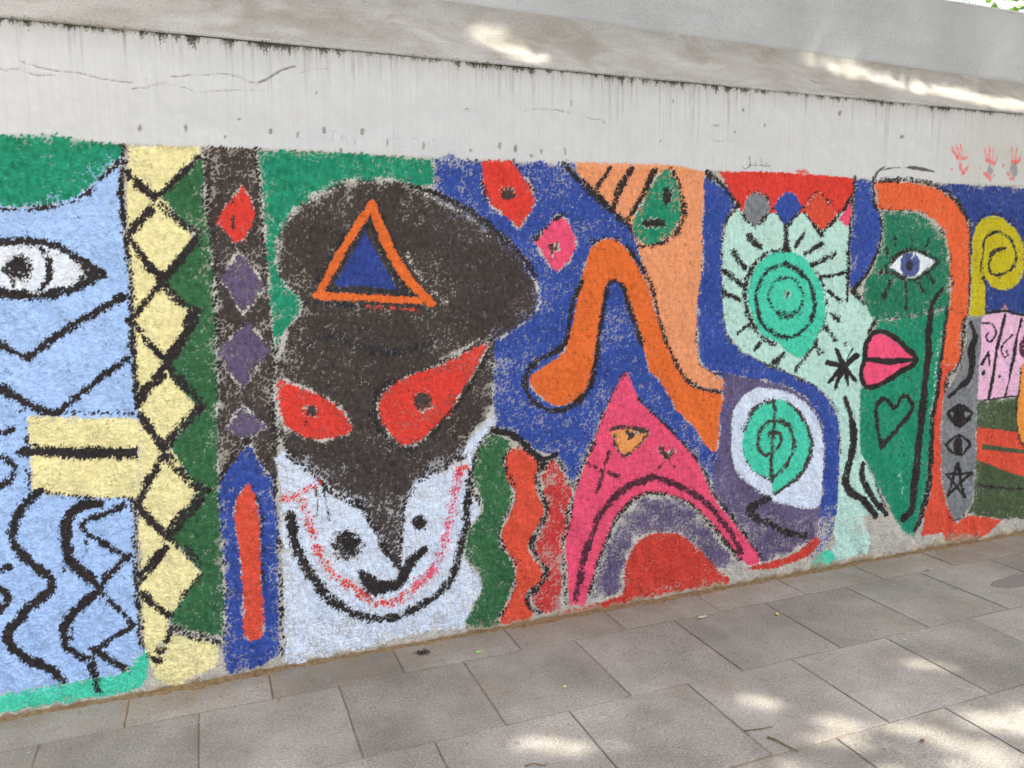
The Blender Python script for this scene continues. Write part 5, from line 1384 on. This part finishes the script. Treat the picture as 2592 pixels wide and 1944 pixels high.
fallen(2.39, 2.762, 0.030, 0.014, 1.0, M_LY, 'small yellowish leaf lying on a paver joint below the turquoise patch')
fallen(2.05, 2.866, 0.055, 0.018, 0.1, M_LP, 'pale dry leaf beside the edging pavers below the red mound')
fallen(3.484, 2.893, 0.035, 0.014, 0.3, M_LB, 'dark brown leaf on the edging joint near the grey painted column')
fallen(2.167, 1.775, 0.020, 0.014, 0.4, M_LB, 'tiny dark leaf scrap in the sunlit corner of the pavement', 0.5)
fallen(2.72, 2.35, 0.030, 0.010, 1.3, M_LP, 'thin pale leaf scrap alone on a shaded paver')
fallen(1.20, 2.55, 0.016, 0.012, 0.5, M_LY, 'tiny yellow leaf scrap in the middle of a shaded paver', 0.4)
def twig(pts, r, label):
    bm = bmesh.new()
    k = 6; rings = []
    for i, p in enumerate(pts):
        rr_ = r * (1 - 0.5 * i / (len(pts) - 1))
        a = Vector(pts[min(i + 1, len(pts) - 1)]) - Vector(pts[max(i - 1, 0)])
        q = a.to_track_quat('Z', 'Y')
        rings.append([bm.verts.new(Vector(p) + q @ Vector((math.cos(math.tau * j / k) * rr_, math.sin(math.tau * j / k) * rr_, 0))) for j in range(k)])
    for a, b in zip(rings, rings[1:]):
        for j in range(k): bm.faces.new((a[j], a[(j + 1) % k], b[(j + 1) % k], b[j]))
    bm.faces.new(rings[0][::-1]); bm.faces.new(rings[-1])
    me = bpy.data.meshes.new('twig'); bm.to_mesh(me); bm.free()
    return tag(link('twig', me, M_TWIG), label, 'twig')
twig([(1.700, 1.99, 0.004), (1.714, 1.96, 0.006), (1.724, 1.93, 0.004), (1.738, 1.885, 0.004)], 0.0035, 'short bent twig lying across a sunlit paver joint')
twig([(1.650, 2.050, 0.004), (1.70, 2.038, 0.005), (1.76, 2.034, 0.003)], 0.0025, 'thin straight twig on the dappled paver')
twig([(0.872, 2.155, 0.004), (0.90, 2.152, 0.008), (0.935, 2.130, 0.004)], 0.003, 'dark curved twig at the bottom edge of the pavement')
mt = [(0.769 + random.gauss(0, 0.018), 3.030 + random.gauss(0, 0.012), 0.001) for _ in range(260)]
mo = blades('dry_moss', mt, M_MOSS, None, 0.006, 0.018, 0.0016)
tag(mo, 'small clump of dry brown moss on the edging pavers below the white jaw', 'moss')

# crumbs of leaf, plaster and grit scattered over the paving
def crumbs(name, n, mat, label, seed, smin, smax):
    r = np.random.default_rng(seed)
    V_, F_ = [], []
    for _ in range(n):
        x = r.uniform(-1.0, 5.0)
        y = 3.09 - abs(r.normal(0, 0.22)) if r.random() < 0.6 else r.uniform(1.2, 3.1)
        s = r.uniform(smin, smax); a = r.uniform(0, math.tau); q = r.uniform(0.35, 1.0)
        b = len(V_)
        for k in range(4):
            t = a + k * math.pi / 2
            m = s * (q if k % 2 else 1.0)
            V_.append((x + math.cos(t) * m, y + math.sin(t) * m, 0.0022))
        V_.append((x, y, 0.0022 + s * 0.7))
        F_ += [(b + k, b + (k + 1) % 4, b + 4) for k in range(4)]
    return tag(link(name, mesh_from(name, V_, F_), mat, pavement), label, kind='stuff')
crumbs('grit', 420, M_DIRT, 'dark grit scattered along the foot of the wall', 61, 0.0015, 0.0045)
crumbs('pale_crumbs', 170, M_LP, 'pale crumbs of plaster and leaf scattered over the paving', 62, 0.0012, 0.004)

# ------------------------------------------------------------------ trees: shade over the pavement
def tree(name, base, top, crown_pts, label, leaf, seed, group=None, trunk_r=0.16, limbs=9, leafmat=None):
    rnd = random.Random(seed)
    root = tag(empty(name, base), label, 'tree', group)
    bm = bmesh.new()
    def limb(p0, p1, r0, r1, seg=7, k=9):
        p0, p1 = Vector(p0), Vector(p1)
        side = Vector((rnd.uniform(-1, 1), rnd.uniform(-1, 1), 0)) * (p1 - p0).length * 0.08
        rings = []
        for i in range(seg + 1):
            s = i / seg
            c = p0.lerp(p1, s) + side * math.sin(math.pi * s)
            r = r0 + (r1 - r0) * s
            q = (p1 - p0).to_track_quat('Z', 'Y')
            rings.append([bm.verts.new(c + q @ Vector((math.cos(math.tau * j / k) * r * rnd.uniform(.92, 1.08), math.sin(math.tau * j / k) * r, 0))) for j in range(k)])
        for a, b in zip(rings, rings[1:]):
            for j in range(k): bm.faces.new((a[j], a[(j + 1) % k], b[(j + 1) % k], b[j]))
        bm.faces.new(rings[0][::-1]); bm.faces.new(rings[-1])
    limb(base, top, trunk_r, trunk_r * 0.6)
    P = np.array(crown_pts)
    for i in range(limbs):
        t = P[rnd.randrange(len(P))]
        b = Vector(base).lerp(Vector(top), rnd.uniform(0.75, 1.0))
        limb(b, Vector(t), trunk_r * 0.32, 0.012, 6, 6)
    me = bpy.data.meshes.new('trunk'); bm.to_mesh(me); bm.free()
    link('trunk', me, M_BARK, root)
    r = np.random.default_rng(seed)
    n = len(P)
    d1 = r.standard_normal((n, 3)); d1[:, 2] *= 0.5; d1 /= np.linalg.norm(d1, axis=1)[:, None]
    d2 = np.cross(d1, r.standard_normal((n, 3))); d2 /= np.linalg.norm(d2, axis=1)[:, None]
    sc = leaf * r.uniform(0.7, 1.25, n)[:, None]
    V4 = np.stack([P - d1 * sc, P + d2 * sc * 0.5, P + d1 * sc, P - d2 * sc * 0.5], 1).reshape(-1, 3)
    F4 = np.arange(n * 4).reshape(n, 4)
    link('crown', mesh_from('crown', V4, F4), leafmat or M_LEAF, root)
    return root

sdir = np.array(SUN_DIR)
# gaps in the leaves that let the sun through: (x, y, z, along, across, angle)
GAPS = [(1.27, 3.24, 2.56, 0.24, 0.06, -26), (3.45, 3.315, 2.61, 0.6, 0.06, -8), (4.05, 3.25, 2.56, 0.5, 0.075, -10), (4.5, 3.21, 2.53, 0.5, 0.08, -10), (0.98, 2.23, 0, 0.145, 0.056, -30), (1.19, 2.14, 0, 0.06, 0.04, -38), (2.63, 2.148, 0, 0.136, 0.04, -30), (1.8, 2.19, 0, 0.122, 0.039, -36), (2.08, 2.14, 0, 0.118, 0.017, -36), (1.86, 1.93, 0, 0.136, 0.017, -30), (2.05, 1.95, 0, 0.14, 0.028, -36), (2.15, 1.88, 0, 0.178, 0.026, -30), (2.4, 1.86, 0, 0.146, 0.027, -30), (2.55, 1.78, 0, 0.164, 0.032, -36), (1.95, 1.83, 0, 0.186, 0.018, -25), (2.3, 1.7, 0, 0.131, 0.033, -30), (2.2, 1.6, 0, 0.178, 0.029, -36), (1.7, 1.75, 0, 0.151, 0.019, -36), (2.6, 1.62, 0, 0.118, 0.038, -25), (2.8, 1.66, 0, 0.141, 0.03, -30), (2.45, 1.55, 0, 0.127, 0.025, -30), (1.85, 1.65, 0, 0.147, 0.023, -30), (2.0, 1.5, 0, 0.183, 0.036, -25), (2.9, 1.5, 0, 0.155, 0.023, -30), (3.0, 1.75, 0, 0.171, 0.037, -25), (1.2, 1.9, 0, 0.148, 0.024, -36), (2.0, 1.93, 0, 0.1, 0.024, -32), (2.2, 1.8, 0, 0.128, 0.021, -32), (2.45, 1.75, 0, 0.103, 0.026, -32), (2.35, 1.6, 0, 0.138, 0.021, -32), (2.7, 1.75, 0, 0.12, 0.016, -32), (1.95, 1.7, 0, 0.09, 0.019, -32), (2.6, 1.5, 0, 0.125, 0.013, -32), (1.6, 1.9, 0, 0.138, 0.016, -32)]
def shade(x0, x1, y0, y1, z0, z1, count, seed):
    """leaf positions whose shadow falls over the given stretch of ground, in clumps at different heights"""
    r = np.random.default_rng(seed)
    g = np.c_[r.uniform(x0, x1, count), r.uniform(y0, y1, count)]
    cx = r.uniform(0, 1, count)
    z = z0 + (z1 - z0) * (0.5 + 0.5 * np.sin(g[:, 0] * 1.3 + 1.7 * g[:, 1]) * 0.6 + r.normal(0, 0.28, count))
    z = np.clip(z, z0 - 0.3, z1 + 0.5)
    p = np.c_[g[:, 0] + sdir[0] / sdir[2] * z, g[:, 1] + sdir[1] / sdir[2] * z, z]
    ok = np.ones(count, bool)
    for (x, y, zz, a, b, th) in GAPS:
        s = (p[:, 2] - zz) / sdir[2]
        qx = p[:, 0] - s * sdir[0] - x; qy = p[:, 1] - s * sdir[1] - y
        c_, s_ = math.cos(math.radians(th)), math.sin(math.radians(th))
        u_, v_ = qx * c_ + qy * s_, -qx * s_ + qy * c_
        ok &= (u_ / (a + 0.03)) ** 2 + (v_ / (b + 0.03)) ** 2 > 1
    return p[ok]
tree('shade_tree', (8.6, -2.6, -0.05), (7.6, -1.0, 6.6), shade(2.0, 7.8, 0.2, 4.4, 7.0, 9.6, 46000, 31), 'broad leafy street tree shading the right end of the mural', 0.09, 3, 'street trees shading the mural')
tree('shade_tree', (1.4, -3.4, -0.05), (3.2, -1.9, 6.4), shade(-2.6, 2.6, 0.2, 4.4, 6.9, 9.4, 44000, 32), 'broad leafy street tree behind the viewer shading the left of the mural', 0.09, 4, 'street trees shading the mural')

# tree beyond the upper wall, seen over its top at the right
r = np.random.default_rng(51)
pts = []
for c, s, n_ in (((14.5, 9.2, 6.6), (2.0, 1.6, 1.2), 2600), ((12.6, 8.6, 5.0), (0.7, 0.7, 0.35), 500), ((15.8, 9.6, 5.0), (1.4, 1.2, 0.8), 1200), ((13.2, 8.8, 4.7), (0.8, 0.5, 0.3), 320)):
    pts.append(np.array(c) + r.normal(0, 0.5, (n_, 3)) * np.array(s))
tree('leafy_tree', (14.6, 9.4, -0.06), (14.5, 9.2, 5.2), np.concatenate(pts), 'green leafy tree showing over the grey upper wall at the top right corner', 0.11, 6, trunk_r=0.14, limbs=12, leafmat=M_LEAF_PALE)
gp = [(x, Y_UP + random.uniform(0.0, 0.03), Z_UP + 0.004) for x in np.random.default_rng(2).uniform(3.6, 6.5, 260)]
M_GT = mat_plain('grass_tuft', (0.10, 0.20, 0.03), (0.16, 0.30, 0.05), 10, 0.7, 0.4)
tag(blades('weeds', gp, M_GT, upper, 0.01, 0.035, 0.002), 'thin green weeds growing along the top of the grey wall', kind='stuff')
